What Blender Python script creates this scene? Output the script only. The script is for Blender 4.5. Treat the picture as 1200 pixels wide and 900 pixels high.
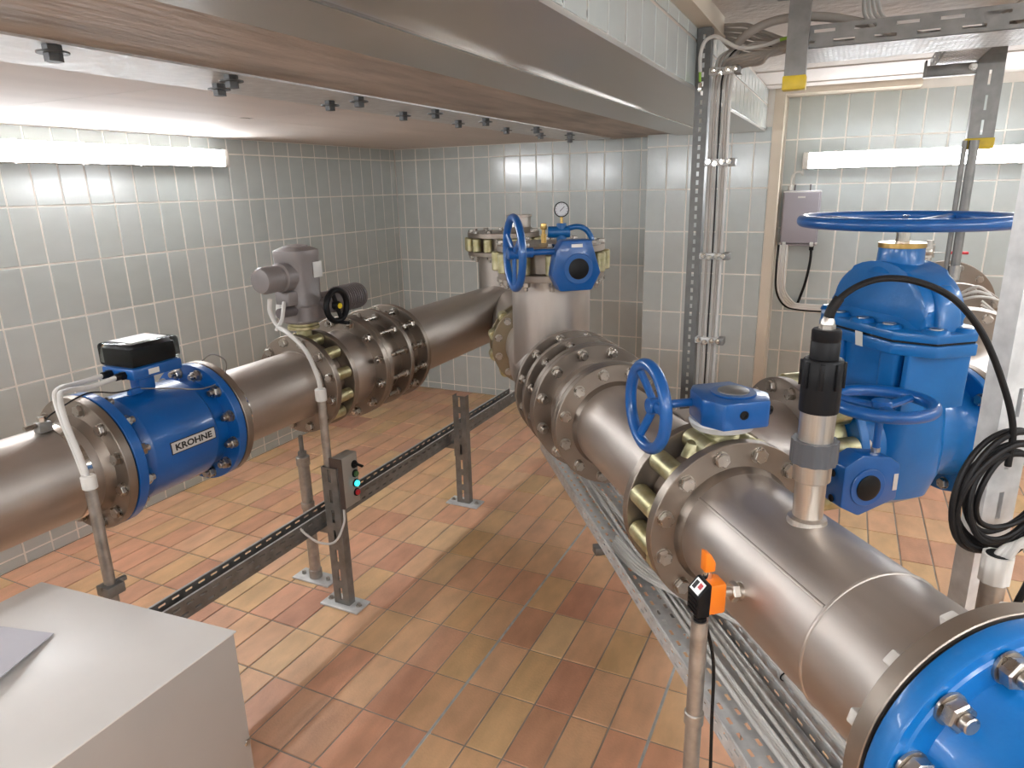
import bpy, bmesh, math, random
from mathutils import Matrix, Vector
random.seed(7)
for _o in list(bpy.data.objects):
    bpy.data.objects.remove(_o, do_unlink=True)
SC = bpy.context.scene
COL = SC.collection
PI = math.pi
I4 = Matrix.Identity(4)

# ------------------------------------------------------------------ camera
H = 1.5846                      # eye height above the floor
PITCH, ROLL, YAW, FPX = 0.27905, -0.022736, -0.447539, 803.185
_cy, _sy = math.cos(YAW), math.sin(YAW)
_fwd = Vector((_sy, _cy, 0)); _rt = Vector((_cy, -_sy, 0)); _up = Vector((0, 0, 1))
_f2 = _fwd*math.cos(PITCH) - _up*math.sin(PITCH)
_u2 = _up*math.cos(PITCH) + _fwd*math.sin(PITCH)
_r3 = _rt*math.cos(ROLL) + _u2*math.sin(ROLL)
_u3 = _u2*math.cos(ROLL) - _rt*math.sin(ROLL)
cd = bpy.data.cameras.new('camera')
cd.sensor_fit = 'HORIZONTAL'; cd.sensor_width = 36.0; cd.lens = FPX/1200*36.0
cd.clip_start = 0.02; cd.clip_end = 60
cam = bpy.data.objects.new('camera', cd); COL.objects.link(cam)
_m = Matrix((_r3, _u3, -_f2)).transposed().to_4x4(); _m.translation = Vector((0, 0, H))
cam.matrix_world = _m
SC.camera = cam

# ------------------------------------------------------------------ world and exposure
w = bpy.data.worlds.new('world'); SC.world = w; w.use_nodes = True
w.node_tree.nodes['Background'].inputs[0].default_value = (0.9, 0.93, 1.0, 1)
w.node_tree.nodes['Background'].inputs[1].default_value = 0.05
SC.view_settings.view_transform = 'Standard'
SC.view_settings.look = 'None'
SC.view_settings.gamma = 1.0
SC.view_settings.use_curve_mapping = False
SC.view_settings.exposure = 2.45
LAMP_STRENGTH = 9.0            # the fluorescent diffusers light the room

# ------------------------------------------------------------------ shapes
def lathe(prof, n=48):
    v, f, rings = [], [], []
    for (r, z) in prof:
        if r < 1e-7:
            rings.append([len(v)]); v.append((0, 0, z))
        else:
            rings.append(list(range(len(v), len(v)+n)))
            v += [(r*math.cos(2*PI*i/n), r*math.sin(2*PI*i/n), z) for i in range(n)]
    for a, b in zip(rings[:-1], rings[1:]):
        if len(a) == 1 and len(b) == 1: continue
        for i in range(n):
            j = (i+1) % n
            if len(a) == 1: f.append((a[0], b[j], b[i]))
            elif len(b) == 1: f.append((a[i], a[j], b[0]))
            else: f.append((a[i], a[j], b[j], b[i]))
    return v, f
def cyl(r, z0, z1, n=32, c=0.0):
    if c: return lathe([(0, z0), (r-c, z0), (r, z0+c), (r, z1-c), (r-c, z1), (0, z1)], n)
    return lathe([(0, z0), (r, z0), (r, z1), (0, z1)], n)
def ring(R, r, z0, z1, n=64, c=0.0015):
    return lathe([(r, z0), (R-c, z0), (R, z0+c), (R, z1-c), (R-c, z1), (r, z1), (r, z0)], n)
def pipe(r, z0, z1, n=64, t=0.006):
    return lathe([(r-t, z0), (r, z0), (r, z1), (r-t, z1), (r-t, z0)], n)
def boxs(sx, sy, sz, b=0.0, c=(0, 0, 0), seg=2):
    bm = bmesh.new(); bmesh.ops.create_cube(bm, size=1.0)
    for q in bm.verts: q.co = Vector((q.co.x*sx, q.co.y*sy, q.co.z*sz)) + Vector(c)
    if b: bmesh.ops.bevel(bm, geom=list(bm.edges), offset=b, segments=seg, profile=0.5, affect='EDGES')
    bm.verts.index_update()
    r = ([tuple(q.co) for q in bm.verts], [tuple(q.index for q in g.verts) for g in bm.faces]); bm.free()
    return r
def span(x0, x1, y0, y1, z0, z1, b=0.0):
    return boxs(abs(x1-x0), abs(y1-y0), abs(z1-z0), b, ((x0+x1)/2, (y0+y1)/2, (z0+z1)/2))
def prism(poly, z0, z1, b=0.0):
    n = len(poly)
    v = [(x, y, z0) for x, y in poly] + [(x, y, z1) for x, y in poly]
    f = [tuple(range(n-1, -1, -1)), tuple(range(n, 2*n))] + [(i, (i+1) % n, n+(i+1) % n, n+i) for i in range(n)]
    if not b: return v, f
    bm = bmesh.new(); bv = [bm.verts.new(p) for p in v]
    for g in f: bm.faces.new([bv[i] for i in g])
    bmesh.ops.bevel(bm, geom=list(bm.edges), offset=b, segments=2, profile=0.5, affect='EDGES')
    bm.verts.index_update()
    r = ([tuple(q.co) for q in bm.verts], [tuple(q.index for q in g.verts) for g in bm.faces]); bm.free()
    return r
def spline(pts, k=8):
    P = [Vector(p) for p in pts]; out = []
    for i in range(len(P)-1):
        a = P[i-1] if i else P[0]*2-P[1]; b = P[i]; c = P[i+1]; d = P[i+2] if i+2 < len(P) else P[-1]*2-P[-2]
        for j in range(k):
            t = j/k
            out.append(0.5*((2*b)+(c-a)*t+(2*a-5*b+4*c-d)*t*t+(3*b-a-3*c+d)*t**3))
    out.append(P[-1]); return out
def tube(pts, r, n=8):
    P = [Vector(p) for p in pts]; v, f = [], []
    t0 = (P[1]-P[0]).normalized()
    ref = Vector((0, 0, 1)) if abs(t0.z) < 0.9 else Vector((1, 0, 0))
    nx = t0.cross(ref).normalized(); tp = t0
    for i, p in enumerate(P):
        t = (P[min(i+1, len(P)-1)] - P[max(i-1, 0)]).normalized()
        q = tp.rotation_difference(t); nx = (q @ nx).normalized(); nx = (nx - t*nx.dot(t)).normalized(); tp = t
        ny = t.cross(nx)
        v += [tuple(p + nx*(r*math.cos(2*PI*k/n)) + ny*(r*math.sin(2*PI*k/n))) for k in range(n)]
    for i in range(len(P)-1):
        for k in range(n):
            l = (k+1) % n
            f.append((i*n+k, i*n+l, (i+1)*n+l, (i+1)*n+k))
    f.append(tuple(range(n-1, -1, -1))); f.append(tuple(range((len(P)-1)*n, len(P)*n)))
    return v, f
def torus(R, r, n=56, m=14, sq=1.0):
    v, f = [], []
    for i in range(n):
        a = 2*PI*i/n
        for k in range(m):
            b = 2*PI*k/m
            v.append(((R+r*math.cos(b))*math.cos(a), (R+r*math.cos(b))*math.sin(a), r*sq*math.sin(b)))
    for i in range(n):
        for k in range(m):
            f.append((i*m+k, ((i+1) % n)*m+k, ((i+1) % n)*m+(k+1) % m, i*m+(k+1) % m))
    return v, f
def loft(secs, n=40, e=3.0):
    """secs: (z, half_x, half_y[, cx, cy]) superellipse rings stacked along z, capped"""
    v, f = [], []
    for s in secs:
        z, hx, hy = s[:3]; cx, cy = (s[3], s[4]) if len(s) > 3 else (0, 0)
        for i in range(n):
            a = 2*PI*i/n; c, d = math.cos(a), math.sin(a)
            v.append((cx+hx*math.copysign(abs(c)**(2/e), c), cy+hy*math.copysign(abs(d)**(2/e), d), z))
    for i in range(len(secs)-1):
        for k in range(n):
            l = (k+1) % n; f.append((i*n+k, i*n+l, (i+1)*n+l, (i+1)*n+k))
    f.append(tuple(range(n-1, -1, -1))); f.append(tuple(range((len(secs)-1)*n, len(secs)*n)))
    return v, f
def slotted(L, W, rows, sl, sp, t, offs=None):
    """plate 0..L x 0..W x 0..t with open slots; rows = [(y0,y1),...]"""
    S = []; y = 0.0
    for k, (a, b) in enumerate(rows):
        if a > y: S.append(span(0, L, y, a, 0, t))
        x = 0.0; s = (offs[k] if offs else 0.0) + 0.01
        while s+sl < L:
            S.append(span(x, s, a, b, 0, t)); x = s+sl; s += sp
        S.append(span(x, L, a, b, 0, t)); y = b
    if y < W: S.append(span(0, L, y, W, 0, t))
    return join(*S)
def xf(sh, M):
    return [tuple(M @ Vector(p)) for p in sh[0]], sh[1]
def join(*S):
    v, f = [], []
    for s in S:
        k = len(v); v += list(s[0]); f += [tuple(i+k for i in g) for g in s[1]]
    return v, f
def T(x, y, z): return Matrix.Translation(Vector((x, y, z)))
def RX(a): return Matrix.Rotation(math.radians(a), 4, 'X')
def RY(a): return Matrix.Rotation(math.radians(a), 4, 'Y')
def RZ(a): return Matrix.Rotation(math.radians(a), 4, 'Z')
def frame(o, x, z):
    z = Vector(z).normalized(); x = Vector(x); x = (x - z*x.dot(z)).normalized(); y = z.cross(x)
    m = Matrix((x, y, z)).transposed().to_4x4(); m.translation = Vector(o); return m

# ------------------------------------------------------------------ objects
WM = {}
def mk(sh, name, smooth=32):
    m = bpy.data.meshes.new(name); m.from_pydata(sh[0], [], sh[1]); m.update()
    if smooth:
        m.polygons.foreach_set('use_smooth', [True]*len(m.polygons))
        m.set_sharp_from_angle(angle=math.radians(smooth))
    return m
def add(name, sh, mat, M=None, parent=None, smooth=32, label=None):
    M = M or I4
    if isinstance(sh, tuple):
        if parent is None and M == I4:
            xs = [p[0] for p in sh[0]]; ys = [p[1] for p in sh[0]]; zs = [p[2] for p in sh[0]]
            c = Vector(((min(xs)+max(xs))/2, (min(ys)+max(ys))/2, min(zs)))
            sh = ([tuple(Vector(p)-c) for p in sh[0]], sh[1]); M = Matrix.Translation(c)
        me = mk(sh, name, smooth); me.materials.append(mat)
    else:
        me = sh
        if mat and not me.materials: me.materials.append(mat)
    o = bpy.data.objects.new(name, me); COL.objects.link(o)
    if parent is not None:
        o.parent = parent; o.matrix_basis = WM[parent.name].inverted() @ M
    else:
        o.matrix_basis = M
    WM[o.name] = M.copy()
    if label: o['label'] = label
    return o
def thing(name, label, cat, loc, group=None):
    o = bpy.data.objects.new(name, None); COL.objects.link(o)
    o.empty_display_size = 0.05; o.location = loc
    WM[o.name] = Matrix.Translation(Vector(loc))
    return tag(o, label, cat, group)
def tag(o, label, cat, group=None):
    o['label'] = label; o['category'] = cat
    if group: o['group'] = group
    return o
def struct(o): o['kind'] = 'structure'; return o

# ------------------------------------------------------------------ materials
def mat(name, col, rough=0.5, metal=0.0, var=0.0, vscale=8.0, rvar=0.0, bump=0.0, bscale=60.0, coat=0.0, stretch=None, spec=0.5, emit=None, es=0.0, col2=None):
    m = bpy.data.materials.new(name); m.use_nodes = True; nt = m.node_tree; N = nt.nodes; L = nt.links
    b = N['Principled BSDF']; b.inputs['Base Color'].default_value = (*col, 1)
    b.inputs['Roughness'].default_value = rough; b.inputs['Metallic'].default_value = metal
    b.inputs['Coat Weight'].default_value = coat; b.inputs['Coat Roughness'].default_value = 0.08
    b.inputs['Specular IOR Level'].default_value = spec
    if emit: b.inputs['Emission Color'].default_value = (*emit, 1); b.inputs['Emission Strength'].default_value = es
    if var or rvar or bump or col2:
        tc = N.new('ShaderNodeTexCoord'); src = tc.outputs['Object']
        if stretch:
            mp = N.new('ShaderNodeMapping'); mp.inputs['Scale'].default_value = stretch
            L.new(src, mp.inputs['Vector']); src = mp.outputs['Vector']
        nz = N.new('ShaderNodeTexNoise'); nz.inputs['Scale'].default_value = vscale; nz.inputs['Detail'].default_value = 5
        L.new(src, nz.inputs['Vector'])
        if var or col2:
            mx = N.new('ShaderNodeMix'); mx.data_type = 'RGBA'
            a = tuple(max(0, c*(1-var)) for c in col); d = col2 or tuple(min(1, c*(1+var)) for c in col)
            mx.inputs[6].default_value = (*a, 1); mx.inputs[7].default_value = (*d, 1)
            rm = N.new('ShaderNodeMapRange'); rm.inputs[1].default_value = 0.3; rm.inputs[2].default_value = 0.7
            L.new(nz.outputs[0], rm.inputs[0]); L.new(rm.outputs[0], mx.inputs[0]); L.new(mx.outputs[2], b.inputs['Base Color'])
        if rvar:
            r2 = N.new('ShaderNodeMapRange'); r2.inputs[1].default_value = 0.3; r2.inputs[2].default_value = 0.7
            r2.inputs[3].default_value = max(0.02, rough-rvar); r2.inputs[4].default_value = rough+rvar
            L.new(nz.outputs[0], r2.inputs[0]); L.new(r2.outputs[0], b.inputs['Roughness'])
        if bump:
            n2 = N.new('ShaderNodeTexNoise'); n2.inputs['Scale'].default_value = bscale; n2.inputs['Detail'].default_value = 4
            L.new(src, n2.inputs['Vector'])
            bp = N.new('ShaderNodeBump'); bp.inputs['Strength'].default_value = bump; bp.inputs['Distance'].default_value = 0.01
            L.new(n2.outputs[0], bp.inputs['Height']); L.new(bp.outputs[0], b.inputs['Normal'])
    return m
def tile_mat(name, cols, island, rough, var=0.12, spots=0.0, coat=0.0):
    m = bpy.data.materials.new(name); m.use_nodes = True; nt = m.node_tree; N = nt.nodes; L = nt.links
    b = N['Principled BSDF']
    if island:
        g = N.new('ShaderNodeNewGeometry'); rnd = g.outputs['Random Per Island']
    else:
        g = N.new('ShaderNodeObjectInfo'); rnd = g.outputs['Random']
    cr = N.new('ShaderNodeValToRGB'); cr.color_ramp.interpolation = 'LINEAR'
    el = cr.color_ramp.elements
    while len(el) > 1: el.remove(el[-1])
    el[0].position = 0.0; el[0].color = (*cols[0], 1)
    for i, c in enumerate(cols[1:], 1):
        e = el.new(i/(len(cols)-1)); e.color = (*c, 1)
    L.new(rnd, cr.inputs[0])
    ge = N.new('ShaderNodeNewGeometry')
    mp = N.new('ShaderNodeMapping'); mp.inputs['Scale'].default_value = (9, 4, 9)
    L.new(ge.outputs['Position'], mp.inputs['Vector'])
    nz = N.new('ShaderNodeTexNoise'); nz.inputs['Scale'].default_value = 1.6; nz.inputs['Detail'].default_value = 6
    L.new(mp.outputs[0], nz.inputs['Vector'])
    mx = N.new('ShaderNodeMix'); mx.data_type = 'RGBA'; mx.blend_type = 'MULTIPLY'
    mx.inputs[0].default_value = 1.0
    rm = N.new('ShaderNodeMapRange'); rm.inputs[1].default_value = 0.3; rm.inputs[2].default_value = 0.7
    rm.inputs[3].default_value = 1-var; rm.inputs[4].default_value = 1+var
    L.new(nz.outputs[0], rm.inputs[0]); L.new(cr.outputs[0], mx.inputs[6]); L.new(rm.outputs[0], mx.inputs[7])
    L.new(mx.outputs[2], b.inputs['Base Color'])
    b.inputs['Roughness'].default_value = rough; b.inputs['Coat Weight'].default_value = coat
    b.inputs['Coat Roughness'].default_value = 0.12
    n2 = N.new('ShaderNodeTexNoise'); n2.inputs['Scale'].default_value = 14 if coat else 120; n2.inputs['Detail'].default_value = 3
    L.new(ge.outputs['Position'], n2.inputs['Vector'])
    bp = N.new('ShaderNodeBump'); bp.inputs['Strength'].default_value = 0.06 if coat else 0.15; bp.inputs['Distance'].default_value = 0.01
    L.new(n2.outputs[0], bp.inputs['Height']); L.new(bp.outputs[0], b.inputs['Normal'])
    return m
M_ = {}
M_['pipe'] = mat('brushed_stainless', (0.50, 0.455, 0.415), 0.44, 0.94, 0.08, 3.5, 0.06, 0.03, 90, stretch=(6, 6, 1.2))
M_['flange'] = mat('flange_steel', (0.31, 0.265, 0.225), 0.42, 0.92, 0.10, 9, 0.08, 0.03, 120)
M_['bolt'] = mat('bolt_steel', (0.46, 0.425, 0.385), 0.30, 1.0, 0.15, 30, 0.08)
M_['polish'] = mat('polished_steel', (0.72, 0.68, 0.63), 0.10, 1.0)
M_['sensor'] = mat('sensor_steel', (0.62, 0.58, 0.53), 0.33, 1.0, 0.08, 6, 0.05, stretch=(40, 40, 2))
M_['brass'] = mat('yellow_passivated_steel', (0.42, 0.37, 0.17), 0.42, 0.8, 0.2, 30, 0.10, col2=(0.62, 0.58, 0.38))
M_['gold'] = mat('bronze', (0.55, 0.36, 0.13), 0.30, 1.0, 0.1, 20)
M_['blue'] = mat('blue_enamel', (0.002, 0.092, 0.335), 0.32, 0.0, 0.12, 6, 0.05, 0.05, 25, coat=0.35)
M_['blue2'] = mat('blue_cast_enamel', (0.002, 0.130, 0.40), 0.34, 0.0, 0.14, 6, 0.06, 0.12, 30, coat=0.25)
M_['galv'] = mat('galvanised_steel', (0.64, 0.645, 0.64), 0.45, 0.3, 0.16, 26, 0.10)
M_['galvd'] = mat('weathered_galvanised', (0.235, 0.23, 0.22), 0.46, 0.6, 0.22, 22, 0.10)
M_['strut'] = mat('dull_strut_steel', (0.155, 0.155, 0.15), 0.5, 0.5, 0.15, 30)
M_['ochre'] = mat('ochre_tinted_flange', (0.29, 0.24, 0.165), 0.42, 0.9, 0.12, 9)
M_['sheet'] = mat('soffit_sheet_metal', (0.56, 0.55, 0.52), 0.36, 0.75, 0.12, 3, 0.08, 0.04, 14, stretch=(1, 0.35, 1))
M_['black'] = mat('black_plastic', (0.006, 0.006, 0.007), 0.45, spec=0.25)
M_['dgrey'] = mat('dark_grey_plastic', (0.085, 0.087, 0.095), 0.45)
M_['dark'] = mat('dark_bolt_steel', (0.10, 0.10, 0.10), 0.45, 0.6)
M_['rubber'] = mat('black_rubber', (0.009, 0.008, 0.008), 0.5, spec=0.25)
M_['cable'] = mat('grey_cable', (0.62, 0.60, 0.565), 0.5, 0.0, 0.08, 10)
M_['cabled'] = mat('taupe_cable', (0.37, 0.33, 0.29), 0.5, 0.0, 0.1, 10)
M_['white'] = mat('white_plastic', (0.68, 0.66, 0.62), 0.45)
M_['conduit'] = mat('steel_conduit', (0.42, 0.40, 0.37), 0.42, 0.8, 0.2, 40, 0.1)
M_['act'] = mat('actuator_grey', (0.23, 0.205, 0.20), 0.42, 0.15, 0.08, 12, 0.04)
M_['actd'] = mat('actuator_dark', (0.15, 0.13, 0.13), 0.45, 0.15, 0.08, 12)
M_['orange'] = mat('orange_plastic', (0.85, 0.21, 0.012), 0.4)
M_['red'] = mat('red_plastic', (0.55, 0.02, 0.03), 0.4)
M_['green'] = mat('green_plastic', (0.06, 0.16, 0.05), 0.35)
M_['cyan'] = mat('lit_cyan_lens', (0.03, 0.45, 0.5), 0.3, emit=(0.02, 0.75, 0.85), es=0.9)
M_['yellow'] = mat('yellow_cap_plastic', (0.62, 0.44, 0.025), 0.45, 0, 0.15, 30)
M_['yhub'] = mat('yellow_hub', (0.85, 0.65, 0.02), 0.4)
M_['lime'] = mat('green_yellow_wire', (0.30, 0.55, 0.05), 0.45)
M_['jbox'] = mat('lilac_grey_enclosure', (0.36, 0.34, 0.38), 0.45)
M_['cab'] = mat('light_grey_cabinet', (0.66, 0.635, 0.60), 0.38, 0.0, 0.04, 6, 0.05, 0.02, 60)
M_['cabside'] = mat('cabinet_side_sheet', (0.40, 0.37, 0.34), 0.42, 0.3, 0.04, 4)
M_['paper'] = mat('lilac_grey_sheet', (0.44, 0.43, 0.47), 0.5)
M_['ctl'] = mat('control_box_beige', (0.36, 0.335, 0.30), 0.42, 0.2)
M_['ctld'] = mat('control_box_brown', (0.09, 0.065, 0.055), 0.45)
M_['gface'] = mat('gauge_face', (0.72, 0.72, 0.74), 0.4)
M_['plate'] = mat('silver_plate', (0.66, 0.65, 0.63), 0.35, 0.4)
M_['ink'] = mat('black_ink', (0.008, 0.008, 0.008), 0.5)
M_['ceil'] = mat('painted_formwork', (0.64, 0.58, 0.535), 0.7, 0, 0.05, 2.5, 0, 0.10, 30, stretch=(3, 0.6, 1))
M_['ceil2'] = mat('rough_plaster', (0.66, 0.61, 0.56), 0.85, 0, 0.10, 4, 0, 0.9, 26)
M_['conc'] = mat('concrete_soffit', (0.41, 0.36, 0.315), 0.7, 0, 0.28, 5, 0, 0.35, 18, stretch=(2.5, 0.5, 1))
M_['beige'] = mat('beige_paint', (0.66, 0.58, 0.47), 0.6, 0, 0.03, 4)
M_['grout'] = mat('wall_grout', (0.86, 0.83, 0.77), 0.8, 0, 0.06, 8)
M_['fgrout'] = mat('floor_grout', (0.36, 0.31, 0.26), 0.85, 0, 0.2, 10)
M_['lampbody'] = mat('lamp_housing', (0.70, 0.69, 0.66), 0.45)
M_['lampbase'] = mat('lamp_endcap', (0.62, 0.60, 0.55), 0.4)
M_['lamp'] = mat('lit_diffuser', (0.9, 0.9, 0.88), 0.4, emit=(0.95, 0.98, 1.02), es=LAMP_STRENGTH)
WC = [(0.50, 0.545, 0.53), (0.53, 0.575, 0.56), (0.515, 0.565, 0.555), (0.545, 0.585, 0.575), (0.52, 0.56, 0.545)]
FC = [(0.74, 0.47, 0.23), (0.78, 0.48, 0.29), (0.76, 0.39, 0.25), (0.78, 0.53, 0.28), (0.62, 0.31, 0.20), (0.79, 0.47, 0.30), (0.74, 0.49, 0.25), (0.72, 0.38, 0.24), (0.80, 0.56, 0.31)]
M_['wtile'] = tile_mat('glazed_wall_tile', WC, False, 0.16, 0.03, coat=0.3)
M_['wtile_far'] = tile_mat('glazed_wall_tile_joined', WC, True, 0.16, 0.03, coat=0.3)
M_['ftile'] = tile_mat('quarry_floor_tile', FC, False, 0.42, 0.13)
M_['ftile_far'] = tile_mat('quarry_floor_tile_joined', FC, True, 0.42, 0.13)
def glass(name):
    m = bpy.data.materials.new(name); m.use_nodes = True; nt = m.node_tree; N = nt.nodes; L = nt.links
    b = N['Principled BSDF']; b.inputs['Base Color'].default_value = (0.75, 0.8, 0.78, 1)
    b.inputs['Roughness'].default_value = 0.06; b.inputs['Transmission Weight'].default_value = 1.0; b.inputs['IOR'].default_value = 1.2
    return m
M_['clear'] = glass('clear_polycarbonate')

# ------------------------------------------------------------------ the room
XL, YB, YS, YN = -3.19, 4.645, 4.34, 4.50          # left wall, back wall, its forward step, the niche behind the step
XS, XN = -1.135, -0.42                             # where the step and the niche begin
XE = -0.455                                        # edge of the low slab
XR, YF = 2.3, -1.7                                 # walls behind the photographer
ZC, ZU = 1.885, 2.09                               # low ceiling, upper ceiling
Z0 = 1.8012                                        # a horizontal joint of the wall tiles
ROT = Matrix((_r3, -_u3, _f2))
def px(P):
    c = ROT @ (Vector(P) - Vector((0, 0, H)))
    if c.z <= 0.05: return None
    return 600+FPX*c.x/c.z, 450+FPX*c.y/c.z, c.z
def seen(P, m=30):
    q = px(P)
    return q is not None and -m < q[0] < 1200+m and -m < q[1] < 900+m
TW, TH, TT = 0.1144, 0.242, 0.0025
def tile_shape(w_, h_, t, c):
    c = min(c, t*0.6)
    a, b = w_/2, h_/2
    v = [(-a, -b, 0), (a, -b, 0), (a, b, 0), (-a, b, 0), (-a, -b, t-c), (a, -b, t-c), (a, b, t-c), (-a, b, t-c),
         (-a+c, -b+c, t), (a-c, -b+c, t), (a-c, b-c, t), (-a+c, b-c, t)]
    f = [(i, (i+1) % 4, 4+(i+1) % 4, 4+i) for i in range(4)] + [(4+i, 4+(i+1) % 4, 8+(i+1) % 4, 8+i) for i in range(4)] + [(8, 9, 10, 11)]
    return v, f
WT = mk(tile_shape(TW, TH, TT, 0.002), 'wall_tile', 0); WT.materials.append(M_['wtile'])
def tiles_on(wall, fr, us, vs, gap=0.0085, joined='wtile_far', proto=WT, size=(TW, TH), limit=300, name='tile', t=TT):
    """fr: frame whose x is along the row, y up, z out of the wall; us/vs joint positions"""
    cells = []
    for u0, u1 in zip(us[:-1], us[1:]):
        for v0, v1 in zip(vs[:-1], vs[1:]):
            if u1-u0 < 0.012 or v1-v0 < 0.012: continue
            c = fr @ Vector(((u0+u1)/2, (v0+v1)/2, t))
            d = (c-Vector((0, 0, H))).length
            cells.append((0 if seen(c, 40) else 1, d, u0, u1, v0, v1))
    cells.sort(); rest = []
    for k, (s, d, u0, u1, v0, v1) in enumerate(cells):
        sx, sy = (u1-u0-gap)/size[0], (v1-v0-gap)/size[1]
        M = fr @ T((u0+u1)/2, (v0+v1)/2, random.uniform(-0.0004, 0.0004)) @ Matrix.Diagonal((sx, sy, 1, 1))
        if s == 0 and k < limit: add(name, proto, None, M, wall)
        else: rest.append(xf((tile_shape(*size, t, 0.002)), M))
    if rest:
        o = add(name+'_field', join(*rest), M_[joined], None, wall, 0); o['kind'] = 'stuff'
def joints(a, b, anchor, pitch):
    k0 = math.ceil((a-anchor)/pitch + 0.05); r = [a]
    while anchor+k0*pitch < b-0.01: r.append(anchor+k0*pitch); k0 += 1
    return r+[b]
VJ = joints(0.0, ZC, Z0, 0.25)
# floor: grout bed, quarry tiles in straight rows, two metal joint strips
floor = struct(add('floor', span(XL-0.2, XR+0.2, YF-0.2, YB+0.2, -0.12, -0.0035), M_['fgrout'], smooth=0))
FW, FH = 0.1228, 0.2385
FT = mk(tile_shape(FW-0.006, FH-0.006, 0.0045, 0.0015), 'floor_tile', 0); FT.materials.append(M_['ftile'])
tiles_on(floor, T(0, 0, -0.0045), joints(XL, XR, -0.989, FW), joints(YF, YB, 1.662, FH), 0.006, 'ftile_far', FT, (FW-0.006, FH-0.006), 300, 'tile', 0.0045)
for x in (-0.989, -0.375):
    add('joint_strip', join(span(x-0.0045, x-0.0015, YF, YB, -0.006, 0.0008), span(x+0.0015, x+0.0045, YF, YB, -0.006, 0.0008), span(x-0.0015, x+0.0015, YF, YB, -0.006, -0.002)), M_['galv'], None, floor, 0)
# walls
wl = struct(add('wall_left', span(XL-0.25, XL-0.0025, YF-0.2, YB+0.25, 0, ZU+0.3), M_['grout'], smooth=0))
FRL = Matrix(((0, 0, 1, XL-0.0025), (1, 0, 0, 0), (0, 1, 0, 0), (0, 0, 0, 1)))       # x along +Y, y up, z out (+X)
FRB = lambda y: Matrix(((1, 0, 0, 0), (0, 0, -1, y+0.0025), (0, 1, 0, 0), (0, 0, 0, 1)))   # x along +X, y up, z out (-Y)
tiles_on(wl, FRL, joints(YF, YB, 1.784, 0.1217), VJ)
wb = struct(add('wall_back', span(XL, XS+0.02, YB+0.0025, YB+0.25, 0, ZU+0.3), M_['grout'], smooth=0))
tiles_on(wb, FRB(YB), joints(XL, XS+0.02, -3.126, 0.1249), VJ)
ws = struct(add('wall_step', span(XS+0.0025, XN, YS+0.0025, YB+0.3, 0, ZU+0.3), M_['grout'], smooth=0))
tiles_on(ws, FRB(YS), joints(XS, XN, XS, 0.1245), VJ)
wn = struct(add('wall_niche', span(XN-0.02, XR+0.2, YN+0.0025, YN+0.3, 0, ZU+0.3), M_['grout'], smooth=0))
tiles_on(wn, FRB(YN), joints(-0.362, XR, -0.295, 0.1247), joints(0.0, 2.047, 1.815, 0.2495))
wr = struct(add('wall_right', span(XR, XR+0.2, YF-0.2, YB+0.25, 0, ZU+0.3), M_['grout'], smooth=0))
tiles_on(wr, Matrix(((0, 0, -1, XR+0.000), (-1, 0, 0, 0), (0, 1, 0, 0), (0, 0, 0, 1))), [-q for q in reversed(joints(YF, YN, 0, 0.1217))], joints(0, ZU, Z0, 0.25))
wf = struct(add('wall_front', span(XL, XR, YF-0.2, YF, 0, ZU+0.3), M_['grout'], smooth=0))
tiles_on(wf, Matrix(((-1, 0, 0, 0), (0, 0, 1, YF), (0, 1, 0, 0), (0, 0, 0, 1))), [-q for q in reversed(joints(XL, XR, 0, 0.1249))], joints(0, ZU, Z0, 0.25))
# beige frame round the niche
tn = struct(add('trim_1', join(span(-0.42, -0.365, YS-0.004, YN, 0, 2.047), span(-0.42, 0.29, YS-0.004, YN, 2.047, ZU)), M_['beige'], smooth=0))
# low slab with board joints, galvanised plate, concrete soffit, sheet metal, tiled edge
cl = struct(add('ceiling', span(XL-0.2, XE-0.0025, YF-0.2, YB+0.25, ZC+0.004, ZU+0.4), M_['conc'], smooth=0))
for (x0, x1, y0, y1) in ((XL, -1.45, YF, 0.45), (XL, -1.45, 0.45, 1.515), (-2.27, -1.45, 1.515, 2.31), (XL, -2.27, 1.515, 2.25), (XL, -2.30, 2.25, YB), (-2.30, -1.45, 2.31, YB)):
    add('ceiling_panel', span(x0+0.001, x1-0.001, y0+0.001, y1-0.001, ZC, ZC+0.006), M_['ceil'], None, cl, 0)
add('concrete_soffit', span(-1.45, -0.94, YF, YS+0.1, ZC-0.013, ZC+0.004), M_['conc'], None, cl, 0)
for (x0, x1, z) in ((-0.955, -0.735, ZC-0.023), (-0.735, XE, ZC-0.027)):
    add('soffit_sheet', span(x0, x1-0.002, YF, YS, z, z+0.018), M_['sheet'], None, cl, 0)
add('sheet_seam', span(-0.741, -0.733, YF, YS, ZC-0.031, ZC-0.025), M_['polish'], None, cl, 0)
FRE = Matrix(((0, 0, 1, XE-0.0025), (1, 0, 0, 0), (0, 1, 0, 0), (0, 0, 0, 1)))
tiles_on(cl, FRE, joints(YF, YS, 1.784, 0.1217), [ZC-0.02, 1.995, 2.080])
tt = struct(add('trim_2', join(span(XE+0.0005, XE+0.045, YF, 2.48, 2.036, ZU), span(XE+0.0005, XE+0.05, YF, 2.485, 2.030, 2.036)), M_['beige'], smooth=0))
cu = struct(add('ceiling_upper', span(XE-0.05, XR+0.2, YF-0.2, YB+0.25, ZU, ZU+0.3), M_['ceil2'], smooth=0))
add('plaster_cove', join(span(XE, 0.30, YS-0.16, YS-0.004, ZU-0.012, ZU), span(XE, 1.2, YS-0.6, YS-0.16, ZU-0.006, ZU)), M_['ceil'], None, cu, 0)
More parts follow.
